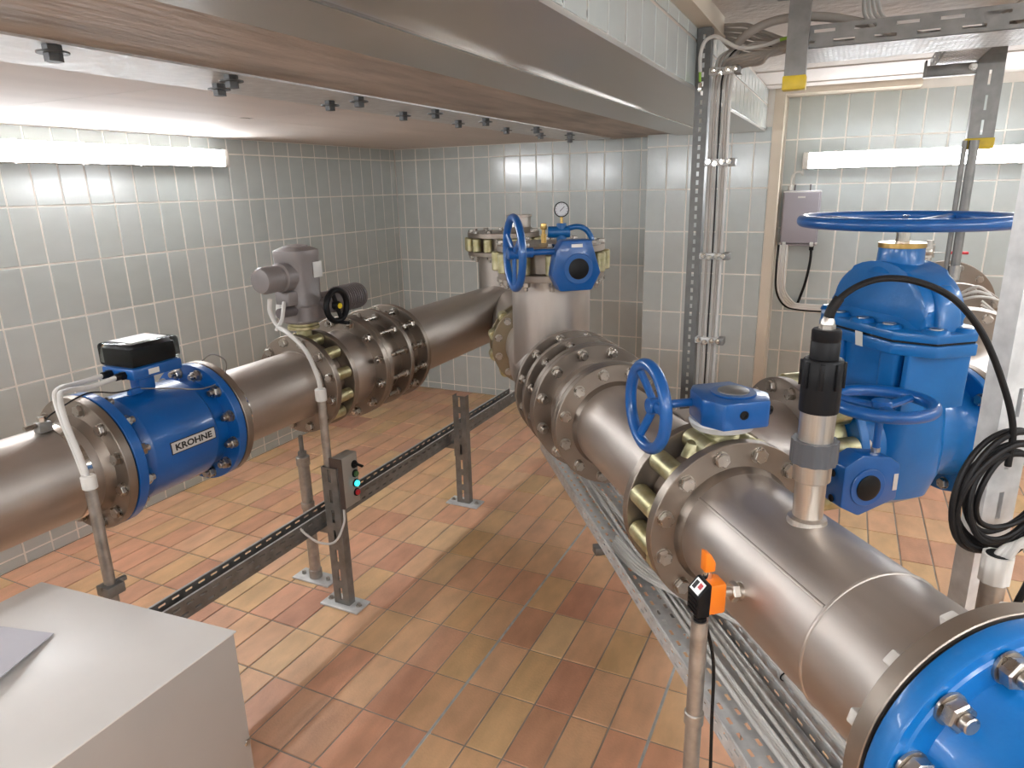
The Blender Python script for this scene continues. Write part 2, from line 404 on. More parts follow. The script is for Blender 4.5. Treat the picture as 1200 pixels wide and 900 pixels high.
# galvanised fixing plate with two rows of bolts
gp = struct(add('trim_3', span(-1.66, -1.39, YF, YS+0.1, ZC-0.018, ZC), M_['galv'], smooth=0))
HB = mk(join(cyl(0.017, -0.012, 0, 6), cyl(0.029, -0.0155, -0.012, 20), cyl(0.0165, -0.030, -0.0155, 6)), 'ceiling_bolt', 30); HB.materials.append(M_['dark'])
for x, ys in ((-1.41, (-1.4, -0.95, -0.5, 0.0, 0.47, 0.93, 1.37, 1.88, 2.335, 2.74, 3.28, 3.74)), (-1.545, (-1.3, -0.7, -0.2, 0.3, 1.455, 1.905, 2.325, 2.745, 3.22, 3.65, 4.1))):
    for y in ys: add('bolt', HB, None, T(x, y, ZC-0.018), gp)

# ------------------------------------------------------------------ fluorescent battens, some added out of view as fill
def batten(label, M, L, group='fluorescent battens'):
    """local: x along the lamp 0..L, y down the wall, z out of the wall"""
    th = thing('fluorescent_lamp', label, 'lamp', M.translation, group)
    add('housing', boxs(L, 0.092, 0.060, 0.008, (L/2, 0, 0.030)), M_['lampbody'], M, th)
    prof = [(0.042*math.cos(a), 0.058+0.016*math.sin(a)) for a in [PI*k/14 for k in range(15)]]
    v = [(x, y, z) for x in (0.035, L-0.035) for (y, z) in prof]; n = len(prof)
    f = [(i, i+1, n+i+1, n+i) for i in range(n-1)] + [tuple(range(n-1, -1, -1)), tuple(range(n, 2*n)), (0, n, 2*n-1, n-1)]
    add('diffuser', (v, f), M_['lamp'], M, th, 50)
    for x in (0.0175, L-0.0175): add('end_cap', boxs(0.035, 0.094, 0.082, 0.01, (x, 0, 0.041)), M_['lampbase'], M, th)
    k = 0.17
    while k < L-0.1:
        for s in (-1, 1): add('clip', boxs(0.022, 0.008, 0.022, 0.002, (k, s*0.046, 0.056)), M_['white'], M, th)
        k += 0.29
    return th
ML = lambda y, z: Matrix(((0, 0, 1, XL), (1, 0, 0, y), (0, -1, 0, z), (0, 0, 0, 1)))
MB = lambda x, z: Matrix(((1, 0, 0, x), (0, 0, -1, YN), (0, -1, 0, z), (0, 0, 0, 1)))
batten('lit fluorescent lamp high on the left tiled wall, cut by the left picture edge', Matrix(((0, 0, 1, XL), (1, 0, 0, 1.37), (0, -1, 0, 1.775), (0, 0, 0, 1))), 1.57)
batten('lit fluorescent lamp on the tiled wall behind the big blue handwheel', MB(-0.255, 1.695), 1.57)
batten('added fluorescent fill lamp on the left tiled wall behind the photographer', ML(-1.0, 1.775), 1.57)  # unseen batten, added to raise the light on the left side
batten('added fluorescent fill lamp under the upper ceiling beside the photographer', Matrix(((0, 1, 0, 1.05), (1, 0, 0, -0.75), (0, 0, -1, ZU), (0, 0, 0, 1))), 1.57)  # added out of view to light the pipes from the camera side
batten('added fluorescent fill lamp under the upper ceiling at the far right, beyond the picture', Matrix(((0, 1, 0, 1.75), (1, 0, 0, 1.9), (0, 0, -1, ZU), (0, 0, 0, 1))), 1.57)  # added beyond the frame to brighten the right part and back wall
batten('added fluorescent fill lamp under the upper ceiling right behind the photographer', Matrix(((0, 1, 0, 0.1), (1, 0, 0, -1.62), (0, 0, -1, ZU), (0, 0, 0, 1))), 1.3)  # unseen, added as overhead fill from behind the camera
MF = lambda x, z: Matrix(((-1, 0, 0, x), (0, 0, 1, YF+0.006), (0, -1, 0, z), (0, 0, 0, 1)))
batten('added fluorescent fill lamp on the front wall behind the photographer, left of two', MF(-1.0, 1.775), 1.57)  # added fill for the room, never in view
batten('added fluorescent fill lamp on the front wall behind the photographer, right of two', MF(1.7, 1.90), 1.57)  # second unseen front-wall batten, added for ambient light
batten('added fluorescent fill lamp on the right wall beside the photographer', Matrix(((0, 0, -1, XR-0.006), (-1, 0, 0, 1.6), (0, -1, 0, 1.90), (0, 0, 0, 1))), 1.57)  # added side fill, outside the frame

# ------------------------------------------------------------------ pipe frames
PHI = math.radians(38.5)
DA = Vector((-math.sin(PHI), math.cos(PHI), 0)); SA = Vector((math.cos(PHI), math.sin(PHI), 0)); UP = Vector((0, 0, 1))
ZP = 0.845                                    # height of every pipe axis
LX_ = -1.917
OA = SA*0.783 + UP*ZP                         # a point on the axis of the near diagonal line
def FL(a): return frame((LX_, a, ZP), UP, (0, 1, 0))
def FA(a): return frame(OA+DA*a, UP, DA)
OB = OA + DA*1.65
def FB(a): return frame(OB+SA*a, UP, SA)
R250, R300 = 0.1365, 0.162
# fasteners shared by every flange
BOLT = mk(join(cyl(0.0185, 0, 0.003, 20), cyl(0.0172, 0.003, 0.0155, 6, 0.002)), 'bolt_head'); BOLT.materials.append(M_['bolt'])
NUT = mk(join(cyl(0.0195, 0, 0.003, 20), cyl(0.0178, 0.003, 0.020, 6, 0.002), cyl(0.0098, 0.02, 0.034, 14, 0.0012)), 'nut_and_stud'); NUT.materials.append(M_['bolt'])
BIGNUT = mk(join(cyl(0.0225, 0, 0.004, 24), cyl(0.0205, 0.004, 0.022, 6, 0.0025), cyl(0.0115, 0.022, 0.034, 16, 0.0015)), 'large_nut'); BIGNUT.materials.append(M_['bolt'])
SMALL = mk(join(cyl(0.011, 0, 0.002, 14), cyl(0.0095, 0.002, 0.010, 6, 0.001)), 'small_bolt'); SMALL.materials.append(M_['bolt'])
def bolts(fl_, F, a, rb, nb, side, ph=15.0, mesh=BOLT, only=None):
    for i in range(nb):
        ang = ph + 360.0*i/nb
        M = F(a) @ RZ(ang) @ T(rb, 0, 0)
        if side < 0: M = M @ RX(180)
        add('nut' if mesh in (NUT, BIGNUT) else 'bolt', mesh, None, M, fl_)
def flange(th, F, a0, a1, R, ri, rb, nb=12, heads=(), ph=15.0, m='flange', mesh=BOLT, label=None):
    o = add('flange', ring(R, ri, 0, a1-a0, 72), M_[m], F(a0), th, label=label)
    for s in heads: bolts(o, F, a0 if s < 0 else a1, rb, nb, s, ph, mesh)
    return o
RF25, RB25 = 0.2005, 0.175
RF30, RB30 = 0.2235, 0.200
def lugs(th, F, a0, a1, rb, nb=12, ph=15.0, r=0.0265, m='brass'):
    me = mk(cyl(r, 0, a1-a0, 22, 0.004), 'lug'); me.materials.append(M_[m])
    for i in range(nb): add('lug', me, None, F(a0) @ RZ(ph+360.0*i/nb) @ T(rb, 0, 0), th)
def wheel(th, M, R, r=0.012, spokes=3, mt='blue', hubr=0.024, hubl=0.05, ph=0, dish=0.0, sq=1.0):
    """handwheel in the local xy plane, hub along z"""
    wh = add('handwheel', torus(R-r, r, 64, 14, sq), M_[mt], M, th)
    add('hub', cyl(hubr, -hubl/2-dish, hubl/2-dish, 24, 0.003), M_[mt], M, wh)
    for i in range(spokes):
        a = RZ(ph+360.0*i/spokes)
        p = [(hubr*0.7, 0, -dish), (R*0.45, 0, -dish*0.6), (R-r*1.2, 0, 0)]
        add('spoke', xf(tube(spline(p, 4), r*0.72, 10), a @ Matrix.Diagonal((1, 1.25, 0.8, 1))), M_[mt], M, wh)
    return wh
def weld(th, F, a, r, name='weld_seam', m='flange'):
    return add(name, torus(r, 0.0028, 72, 8, 1.3), M_[m], F(a), th)

# ------------------------------------------------------------------ left line
s = thing('pipe_spool', 'long stainless pipe left of the blue flow meter, running out of the picture', 'pipe', (LX_, 1.0, 0.64))
add('pipe', pipe(R250, YF+0.02, 1.122), M_['pipe'], FL(0), s)
add('collar', pipe(R250+0.005, 1.045, 1.068, 72, 0.006), M_['polish'], FL(0), s)
add('neck', lathe([(R250, 1.095), (R250+0.006, 1.112), (R250+0.012, 1.122)], 72), M_['flange'], FL(0), s)
flange(s, FL, 1.121, 1.148, RF25, R250, RB25, 12, (-1,))
e = thing('earth_clamp', 'small steel earthing clamp on the pipe left of the blue flow meter', 'clamp', (LX_+0.02, 1.02, ZP+R250))
add('clamp_block', boxs(0.03, 0.035, 0.028, 0.003, (LX_+0.02, 1.03, ZP+R250+0.012)), M_['galvd'], None, e)
add('screw', xf(cyl(0.008, 0, 0.03, 6, 0.001), T(LX_+0.02, 1.012, ZP+R250+0.02) @ RX(90)), M_['polish'], None, e)
add('bolt', xf(cyl(0.011, 0, 0.016, 6, 0.001), T(LX_+0.02, 1.03, ZP+R250+0.024)), M_['polish'], None, e)

# blue electromagnetic flow meter
f = thing('flow_meter', 'blue flow meter with black display housing and silver KROHNE plate', 'flow meter', (LX_, 1.35, 0.64))
add('measuring_tube', lathe([(0.150, 1.18), (0.150, 1.215), (0.165, 1.235), (0.166, 1.24), (0.166, 1.455), (0.165, 1.46), (0.150, 1.475), (0.150, 1.52)], 80), M_['blue'], FL(0), f)
flange(f, FL, 1.153, 1.183, RF25, 0.14, RB25, 12, (1,), m='blue', mesh=NUT)
flange(f, FL, 1.517, 1.547, RF25, 0.14, RB25, 12, (-1,), m='blue', mesh=NUT)
add('gasket', ring(0.195, 0.13, 1.148, 1.153, 64, 0.0005), M_['rubber'], FL(0), f)
add('gasket', ring(0.195, 0.13, 1.547, 1.552, 64, 0.0005), M_['rubber'], FL(0), f)
def bent(y0, y1, a0, a1, r, t):
    """plate wrapped on the tube: axial y0..y1, angle a0..a1 degrees"""
    n = 8; v, g = [], []
    for k in range(n+1):
        a = math.radians(a0+(a1-a0)*k/n)
        for rr in (r, r+t):
            for y in (y0, y1): v.append((rr*math.cos(a), rr*math.sin(a), y))
    for k in range(n):
        b = 4*k
        g += [(b+2, b+3, b+7, b+6), (b, b+4, b+5, b+1), (b, b+2, b+6, b+4), (b+1, b+5, b+7, b+3)]
    g += [(0, 1, 3, 2), (4*n, 4*n+2, 4*n+3, 4*n+1)]
    return v, g
npl = add('name_plate', bent(1.288, 1.452, 79.5, 93.0, 0.166, 0.0012), M_['ink'], FL(0), f, 0, 'black bordered silver plate reading KROHNE')
add('plate_face', bent(1.291, 1.449, 80.6, 91.9, 0.1668, 0.0010), M_['plate'], FL(0), npl, 0)
def lettering(txt, h, bold=0.0):
    c = bpy.data.curves.new('lettering', 'FONT'); c.body = txt; c.size = 1.0; c.offset = bold; c.align_x = 'CENTER'; c.align_y = 'CENTER'; c.resolution_u = 3
    o = bpy.data.objects.new('lettering_tmp', c); COL.objects.link(o)
    dg = bpy.context.evaluated_depsgraph_get()
    m = bpy.data.meshes.new_from_object(o.evaluated_get(dg)); bpy.data.objects.remove(o, do_unlink=True)
    V = [tuple(q.co) for q in m.vertices]; F = [tuple(p.vertices) for p in m.polygons]; bpy.data.meshes.remove(m)
    xs = [p[0] for p in V]; ys = [p[1] for p in V]; cx, cy = (min(xs)+max(xs))/2, (min(ys)+max(ys))/2
    k = h/(max(ys)-min(ys)); wd = (max(xs)-min(xs))*k
    return [((p[0]-cx)*k, (p[1]-cy)*k, 0) for p in V], F, wd
V, F, wd = lettering('KROHNE', 0.0205, 0.035)
kx = 0.134/wd
V = [((0.1682)*math.cos(math.radians(86.2)-p[1]/0.168), 0.1682*math.sin(math.radians(86.2)-p[1]/0.168), 1.370+p[0]*kx) for p in V]
add('lettering', (V, F), M_['ink'], FL(0), npl, 0)
# neck and converter housing
add('neck', boxs(0.05, 0.055, 0.07, 0.008, (LX_, 1.352, ZP+0.195)), M_['blue'], None, f)
hs = add('housing_base', boxs(0.142, 0.172, 0.036, 0.008, (-1.917, 1.362, 1.077)), M_['blue'], None, f)
add('display_block', boxs(0.118, 0.148, 0.058, 0.004, (-1.917, 1.362, 1.122)), M_['black'], None, f)
add('cover', boxs(0.146, 0.178, 0.070, 0.012, (-1.917, 1.362, 1.131), 3), M_['clear'], None, f, label='clear lid over the black display')
add('lid_label', boxs(0.10, 0.12, 0.0012, 0, (-1.917, 1.362, 1.1675)), M_['white'], None, f, 0)
add('sticker', boxs(0.0012, 0.036, 0.016, 0, (-1.8455, 1.345, 1.077)), M_['white'], None, f, 0)
for x in (-1.945, -1.885):
    g = add('cable_gland', xf(join(cyl(0.013, 0, 0.014, 6), cyl(0.0105, 0.014, 0.032, 16, 0.002)), T(x, 1.278, 1.075) @ RX(90)), M_['black'], None, f)
add('earth_lug', boxs(0.022, 0.04, 0.018, 0.003, (-1.885, 1.30, 1.02)), M_['blue'], None, f)
for nm, pts, r_, m_ in (('earth_wire', [(-1.885, 1.30, 1.028), (-1.83, 1.38, 1.012), (-1.80, 1.47, 0.99), (-1.80, 1.55, 1.00), (-1.83, 1.60, 1.045), (-1.87, 1.585, 1.07), (-1.90, 1.565, 1.05)], 0.0022, 'galvd'),
                        ('earth_wire', [(-1.89, 1.29, 1.026), (-1.86, 1.22, 1.04), (-1.86, 1.14, 1.06), (-1.88, 1.06, 1.03), (-1.897, 1.03, 1.005)], 0.0022, 'rubber')):
    add(nm, tube(spline(pts, 8), r_, 6), M_[m_], None, f)

# middle spool between flow meter and motorised valve
s = thing('pipe_spool', 'short stainless pipe between the blue flow meter and the motorised valve', 'pipe', (LX_, 1.78, 0.64))
add('pipe', pipe(R250, 1.578, 2.02), M_['pipe'], FL(0), s)
add('neck', lathe([(R250+0.012, 1.579), (R250+0.006, 1.588), (R250, 1.603)], 72), M_['flange'], FL(0), s)
add('collar', pipe(R250+0.005, 1.612, 1.634, 72, 0.006), M_['polish'], FL(0), s)
flange(s, FL, 1.552, 1.579, RF25, R250, RB25, 12, ())
weld(s, FL, 2.006, R250+0.001)
flange(s, FL, 2.010, 2.037, RF25, R250, RB25, 12, (-1,))

# motorised butterfly valve
v = thing('motorised_valve', 'butterfly valve with brass coloured lugs and grey electric actuator on top', 'valve', (LX_, 2.05, 0.64))
add('valve_body', ring(0.150, 0.125, 2.037, 2.120, 64, 0.004), M_['flange'], FL(0), v)
lugs(v, FL, 2.039, 2.118, RB25, r=0.024)
add('stem_neck', join(cyl(0.030, 0.15, 0.262, 24), xf(boxs(0.085, 0.07, 0.05, 0.01), T(0, 0, 0.165))), M_['brass'], T(LX_, 2.080, ZP-0.03), v)
VA = T(LX_, 2.080, ZP-0.045)
add('mounting_plate', join(cyl(0.062, 0.262, 0.276, 36, 0.002), cyl(0.058, 0.276, 0.290, 36, 0.002)), M_['brass'], VA, v)
ab = add('actuator_body', loft([(0.288, 0.060, 0.060), (0.296, 0.070, 0.068), (0.385, 0.072, 0.070), (0.392, 0.068, 0.070), (0.545, 0.073, 0.076), (0.557, 0.075, 0.078), (0.570, 0.073, 0.076), (0.582, 0.05, 0.05), (0.585, 0.02, 0.02)], 44, 3.2), M_['act'], VA, v)
add('top_cap', loft([(0.576, 0.048, 0.048), (0.588, 0.045, 0.045), (0.591, 0.03, 0.03)], 32, 2.2), M_['act'], VA, ab)
add('gear_case', loft([(0.296, 0.078, 0.062), (0.302, 0.082, 0.066), (0.355, 0.082, 0.066), (0.362, 0.074, 0.06)], 36, 5), M_['act'], VA, v)
add('label_plate', boxs(0.0015, 0.05, 0.06, 0, (0.0745, 0.03, 0.495)), M_['plate'], VA, ab, 0)
# switch housing towards -Y (left in the picture), with a domed end
dl = VA @ T(0.005, 0, 0.475) @ RX(90)
add('switch_housing', lathe([(0.0, 0.03), (0.050, 0.03), (0.055, 0.075), (0.055, 0.110), (0.047, 0.114), (0.047, 0.128), (0.050, 0.132), (0.050, 0.190), (0.044, 0.206), (0.0, 0.214)], 40), M_['act'], dl, v)
add('terminal_block', boxs(0.07, 0.075, 0.055, 0.008, (0.01, -0.075, 0.395)), M_['act'], VA, v)
add('cable_entry', xf(cyl(0.020, 0, 0.085, 20, 0.002), T(0.02, -0.06, 0.345) @ RX(90)), M_['actd'], VA, v)
add('cable_entry', xf(cyl(0.015, 0, 0.05, 18, 0.002), T(0.0, -0.115, 0.375) @ RX(170)), M_['white'], VA, v)
# ribbed motor towards +Y
mr = add('motor', lathe([(0, 0.05), (0.045, 0.05), (0.045, 0.165), (0.048, 0.170)] + [q for k in range(10) for q in ((0.043, 0.172+0.0138*k), (0.055, 0.1735+0.0138*k), (0.055, 0.1795+0.0138*k), (0.043, 0.181+0.0138*k))] + [(0.052, 0.315), (0.046, 0.324), (0, 0.325)], 36), M_['actd'], VA @ T(0.035, 0, 0.352) @ RX(-90), v)
hw = VA @ T(0.125, 0.05, 0.352) @ RY(90)
add('handwheel_boss', cyl(0.028, -0.06, 0.0, 24, 0.002), M_['actd'], hw, v)
h_ = wheel(v, hw @ T(0, 0, 0.01), 0.073, 0.012, 2, 'black', 0.018, 0.026, 20)
add('yellow_button', cyl(0.011, 0.012, 0.02, 18, 0.002), M_['yhub'], hw @ T(0, 0, 0.01), h_)
add('crank_grip', cyl(0.007, 0.0, 0.055, 14, 0.002), M_['black'], hw @ T(0.066, 0.0, 0.008), h_)

# reducer
s = thing('reducer_spool', 'stainless reducer widening between the motorised valve and the dismantling joint', 'pipe', (LX_, 2.2, 0.62))
add('reducer', lathe([(R250+0.006, 2.146), (R250+0.004, 2.16), (R250+0.012, 2.18), (R300-0.002, 2.25), (R300+0.004, 2.275), (R300+0.004, 2.315)], 72), M_['pipe'], FL(0), s)
flange(s, FL, 2.120, 2.147, RF25, R250-0.02, RB25, 12, ())
flange(s, FL, 2.305, 2.332, RF30, R300, RB30, 12, (-1,), mesh=NUT)
# dismantling joint
d = thing('dismantling_joint', 'three-flange dismantling joint on the left pipe with long tie rods', 'pipe joint', (LX_, 2.48, 0.62))
flange(d, FL, 2.334, 2.360, RF30, R300, RB30, 12, ())
add('sleeve', pipe(R300+0.006, 2.36, 2.64, 64), M_['flange'], FL(0), d)
flange(d, FL, 2.495, 2.52, RF30, R300+0.004, RB30, 12, ())
rod = mk(join(cyl(0.0095, 0, 0.29, 10), xf(cyl(0.0175, 0.115, 0.133, 6, 0.001), I4), cyl(0.0175, 0.190, 0.208, 6, 0.001)), 'tie_rod'); rod.materials.append(M_['bolt'])
for i in range(12): add('tie_rod', rod, None, FL(2.36) @ RZ(15+30*i) @ T(RB30, 0, 0), d)

# far spool with the rising tee
T1 = Vector((LX_, 3.92, 0)); ZT1 = 1.185
s = thing('tee_spool', 'stainless pipe with a rising branch in the far corner, end of the left line', 'pipe', (LX_, 3.6, 0.60))
flange(s, FL, 2.635, 2.662, RF30, R300, RB30, 12, (-1,), mesh=NUT)
add('pipe', pipe(R300, 2.66, 3.90), M_['pipe'], FL(0), s)
add('rising_branch', join(pipe(R300, 0.66, ZT1), lathe([(0, 0.60), (0.09, 0.612), (0.14, 0.64), (R300, 0.68)], 64)), M_['pipe'], T(T1.x, T1.y, 0), s)
FT1 = lambda a: frame((T1.x, T1.y, a), (0, -1, 0), UP)
flange(s, FT1, ZT1, ZT1+0.026, RF30, R300, RB30, 12, (-1,), 0, mesh=NUT)
P2 = OA*1.0 + DA*2.68                          # foot of the second rising branch on the diagonal line
LK = Vector((T1.x-P2.x, T1.y-P2.y, 0)); LKL = LK.length; LK.normalize()
def FK(a): return frame(Vector((P2.x, P2.y, ZP))+LK*a, UP, LK)
add('side_branch', pipe(R250, 0.59, LKL-0.05), M_['pipe'], FK(0), s)
flange(s, FK, 0.575, 0.602, RF25, R250, RB25, 12, (), m='ochre')
v = thing('wafer_valve', 'wafer valve with brass coloured lugs on top of the rising branch in the far corner', 'valve', (T1.x, T1.y, ZT1+0.026))
add('valve_body', ring(0.185, 0.15, ZT1+0.026, ZT1+0.108, 64, 0.004), M_['flange'], T(T1.x, T1.y, 0), v)
lugs(v, FT1, ZT1+0.028, ZT1+0.106, RB30+0.018, 16, 0, 0.026)
b = thing('blind_flange', 'blank flange with a stub pipe closing the rising branch in the far corner', 'flange', (T1.x, T1.y, ZT1+0.108))
o = add('cover_plate', cyl(RF30, 0, 0.03, 72, 0.002), M_['flange'], T(T1.x, T1.y, ZT1+0.108), b)
bolts(o, FT1, ZT1+0.138, RB30, 12, 1, 0)
add('stub_pipe', join(lathe([(0.12, 0.138), (0.075, 0.175), (0.072, 0.18), (0.072, 0.245), (0, 0.247)], 40), ring(0.078, 0.03, 0.236, 0.25, 40)), M_['pipe'], T(T1.x+0.095, T1.y+0.03, ZT1-0.012), b)

v = thing('wafer_valve', 'wafer valve with brass coloured lugs behind the foremost rising branch, near the far corner', 'valve', (P2.x+LK.x*0.49, P2.y+LK.y*0.49, 0.64))
add('valve_body', ring(0.165, 0.125, 0.495, 0.575, 64, 0.004), M_['brass'], FK(0), v)
lugs(v, FK, 0.497, 0.573, RB25+0.016, 12, 15, 0.026)

# ------------------------------------------------------------------ foremost rising branch on the diagonal line
ZT2 = 1.236
s = thing('tee_spool', 'foremost stainless tee with a thick rising branch carrying the blue gearbox valve', 'pipe', (P2.x, P2.y, 0.62))
FT2 = lambda a: frame((P2.x, P2.y, a), -DA, UP)
add('rising_branch', pipe(R300-0.004, 0.845, ZT2), M_['pipe'], T(P2.x, P2.y, 0), s)
add('run_pipe', join(pipe(R300, 2.40, 2.70)), M_['pipe'], FA(0), s)
add('link_pipe', lathe([(R300, -0.02), (R300, 0.12), (R250+0.008, 0.30), (R250, 0.33), (R250, 0.475)], 64), M_['pipe'], FK(0), s)
flange(s, FA, 2.385, 2.412, RF30, R300, RB30, 12, (-1,), mesh=NUT)
flange(s, FK, 0.468, 0.495, RF25, R250, RB25, 12, (-1,), m='ochre', label='ochre tinted rear flange')
flange(s, FT2, ZT2, ZT2+0.026, RF30-0.01, R300-0.006, RB30, 12, (-1,), 15, mesh=NUT)
# gear operated butterfly valves -------------------------------------------------
GP = [(-0.088, -0.035), (-0.060, -0.088), (0.055, -0.088), (0.088, -0.028), (0.052, 0.086), (-0.050, 0.086), (-0.074, 0.05)]
def gearbox(th, M, k=1.0, depth=0.066, screws=(), cap='black'):
    """local z out of the cover face, x away from the handwheel shaft"""
    g = add('gearbox', prism([(x*k, y*k) for x, y in GP], 0, depth, 0.006), M_['blue'], M, th)
    add('cover_ring', cyl(0.053*k, depth, depth+0.004, 40, 0.0015), M_['blue'], M @ T(0.005*k, -0.012*k, 0), g)
    add('position_cap', lathe([(0, depth+0.004), (0.036*k, depth+0.004), (0.036*k, depth+0.007), (0.026*k, depth+0.011), (0, depth+0.012)], 32), M_[cap], M @ T(0.005*k, -0.012*k, 0), g)
    for (x, y, z, rx, ry) in screws:
        add('screw', xf(join(ring(0.010, 0.004, 0, 0.003, 20, 0.0008), cyl(0.0045, 0, 0.001, 6)), T(x, y, z) @ RX(rx) @ RY(ry)), M_['black'], M, g)
    return g
v = thing('gear_valve', 'blue geared butterfly valve with upright handwheel on the foremost rising branch', 'valve', (P2.x, P2.y, ZT2+0.026))
add('valve_body', ring(0.180, 0.14, ZT2+0.026, ZT2+0.106, 64, 0.004), M_['flange'], T(P2.x, P2.y, 0), v)
lugs(v, FT2, ZT2+0.028, ZT2+0.104, RB30+0.012, 12, 15, 0.025)
GM = frame((P2.x, P2.y, ZT2+0.045), SA, -DA) @ RZ(0)            # x = SA, z towards the camera, y = ... up
GM = Matrix((SA, UP, -DA)).transposed().to_4x4(); GM.translation = Vector((P2.x, P2.y, ZT2+0.073)) - DA*0.235 + SA*0.012
add('stem_tube', cyl(0.03, -0.14, 0.0, 24), M_['brass'], GM, v)
gearbox(v, GM, 1.05, 0.062)
add('maker_plate', boxs(0.042, 0.012, 0.0012, 0, (0.0, 0.070, 0.0625)), M_['plate'], GM, v, 0)
sh = GM @ T(-0.06, 0.050, 0.030) @ RY(-90)
add('shaft', cyl(0.011, 0.0, 0.155, 18), M_['blue'], sh, v)
add('shaft_sleeve', cyl(0.018, 0.095, 0.155, 20, 0.002), M_['blue'], sh, v)
wheel(v, sh @ T(0, 0, 0.165), 0.138, 0.0135, 3, 'blue', 0.022, 0.05, 30)
b = thing('blind_flange', 'blank flange closing the top of the blue geared valve under the pressure gauge', 'flange', (P2.x, P2.y, ZT2+0.106))
o = add('cover_plate', cyl(RF30-0.008, 0, 0.026, 72, 0.002), M_['flange'], T(P2.x, P2.y, ZT2+0.106), b)
bolts(o, FT2, ZT2+0.132, RB30, 12, 1, 15)
# gauge assembly
GA = Vector((P2.x, P2.y, ZT2+0.132)) + SA*0.055 + DA*0.03
g = thing('pressure_gauge', 'round white pressure gauge with black rim on a blue valve fitting', 'gauge', GA)
tocam = Vector((0, 0, H)) - GA; tocam.z = 0; tocam.normalize()
ax = Vector((tocam.y, -tocam.x, 0))
def GF(x, y, z): return GA + (-ax)*(-x)*1.0*1 + UP*y + tocam*z
gm = Matrix((UP.cross(tocam), UP, tocam)).transposed().to_4x4(); gm.translation = GA
add('fitting_body', join(xf(cyl(0.023, -0.055, 0.035, 20, 0.003), T(0, 0.04, 0) @ RY(90)), xf(cyl(0.020, 0.0, 0.075, 20, 0.002), RX(-90))), M_['blue2'], gm, g)
add('hose', tube(spline([(0.02, 0.052, 0), (0.06, 0.06, 0), (0.095, 0.05, 0), (0.118, 0.02, 0.0), (0.125, -0.01, 0)], 8), 0.011, 12), M_['blue2'], gm, g)
add('gauge_stem', xf(cyl(0.006, 0.07, 0.105, 12), RX(-90)), M_['gold'], gm, g)
gc = add('gauge_case', xf(lathe([(0, -0.014), (0.027, -0.014), (0.030, -0.010), (0.030, 0.012), (0.0265, 0.013), (0.0265, 0.009), (0, 0.009)], 40), T(0, 0.128, 0)), M_['black'], gm, g)
add('dial', xf(cyl(0.0262, 0.009, 0.0098, 36), T(0, 0.128, 0)), M_['gface'], gm, gc)
add('needle', xf(boxs(0.026, 0.0022, 0.0008, 0, (0.004, 0, 0.0105)), T(0, 0.128, 0) @ RZ(45)), M_['ink'], gm, gc, 0)
for k in range(11):
    add('tick', xf(boxs(0.0042, 0.0011, 0.0006, 0, (0.0222, 0, 0.0101)), T(0, 0.128, 0) @ RZ(-45+27*k)), M_['ink'], gm, gc, 0)
t = thing('drain_cock', 'small brown brass cock beside the blue gauge fitting', 'tap', GA-SA*0.07)
add('body', cyl(0.012, 0, 0.035, 6), M_['gold'], T(*(GA-SA*0.075)), t)
add('stem', cyl(0.0075, 0.03, 0.06, 14), M_['gold'], T(*(GA-SA*0.075)), t)
add('knob', lathe([(0, 0.05), (0.012, 0.052), (0.014, 0.06), (0.012, 0.075), (0, 0.078)], 18), M_['gold'], T(*(GA-SA*0.075)), t)

# ------------------------------------------------------------------ diagonal line, from the tee towards the camera
d = thing('dismantling_joint', 'three-flange dismantling joint below the foremost rising branch', 'pipe joint', tuple((OA+DA*2.28).xy)+(0.62,))
flange(d, FA, 2.160, 2.188, RF30, R300, RB30, 12, ())
add('sleeve', pipe(R300+0.005, 2.185, 2.40, 64), M_['flange'], FA(0), d)
flange(d, FA, 2.272, 2.298, RF30, R300+0.004, RB30, 12, ())
rod = mk(join(cyl(0.0095, 0, 0.205, 10), cyl(0.0175, 0.065, 0.083, 6, 0.001), cyl(0.0175, 0.115, 0.133, 6, 0.001)), 'tie_rod_short'); rod.materials.append(M_['bolt'])
for i in range(12): add('tie_rod', rod, None, FA(2.185) @ RZ(15+30*i) @ T(RB30, 0, 0), d)
s = thing('reducer_spool', 'short stainless reducer between the two big flanges on the diagonal line', 'pipe', tuple((OA+DA*2.05).xy)+(0.62,))
add('reducer', lathe([(R250, 1.99), (R250+0.004, 2.02), (R300, 2.10), (R300, 2.14)], 72), M_['pipe'], FA(0), s)
flange(s, FA, 2.132, 2.159, RF30, R300-0.02, RB30, 12, (-1,), mesh=NUT)
flange(s, FA, 1.978, 2.004, RF25, R250, RB25, 12, ())
# middle spool with side branch
s = thing('tee_spool', 'stainless pipe behind the blue spoked handwheel, with a side branch to the gate valve', 'pipe', tuple((OA+DA*1.65).xy)+(0.62,))
add('pipe', pipe(R250, 1.385, 1.96, 80), M_['pipe'], FA(0), s)
add('side_branch', pipe(R250-0.004, 0.06, 0.39, 72), M_['pipe'], FB(0), s)
add('neck', lathe([(R250, 1.934), (R250+0.006, 1.944), (R250+0.010, 1.951)], 72), M_['flange'], FA(0), s)
flange(s, FA, 1.950, 1.977, RF25, R250, RB25, 12, (-1,))
flange(s, FA, 1.370, 1.396, RF25, R250, RB25, 12, ())
flange(s, FB, 0.383, 0.409, RF25, R250-0.004, RB25, 12, (-1,))
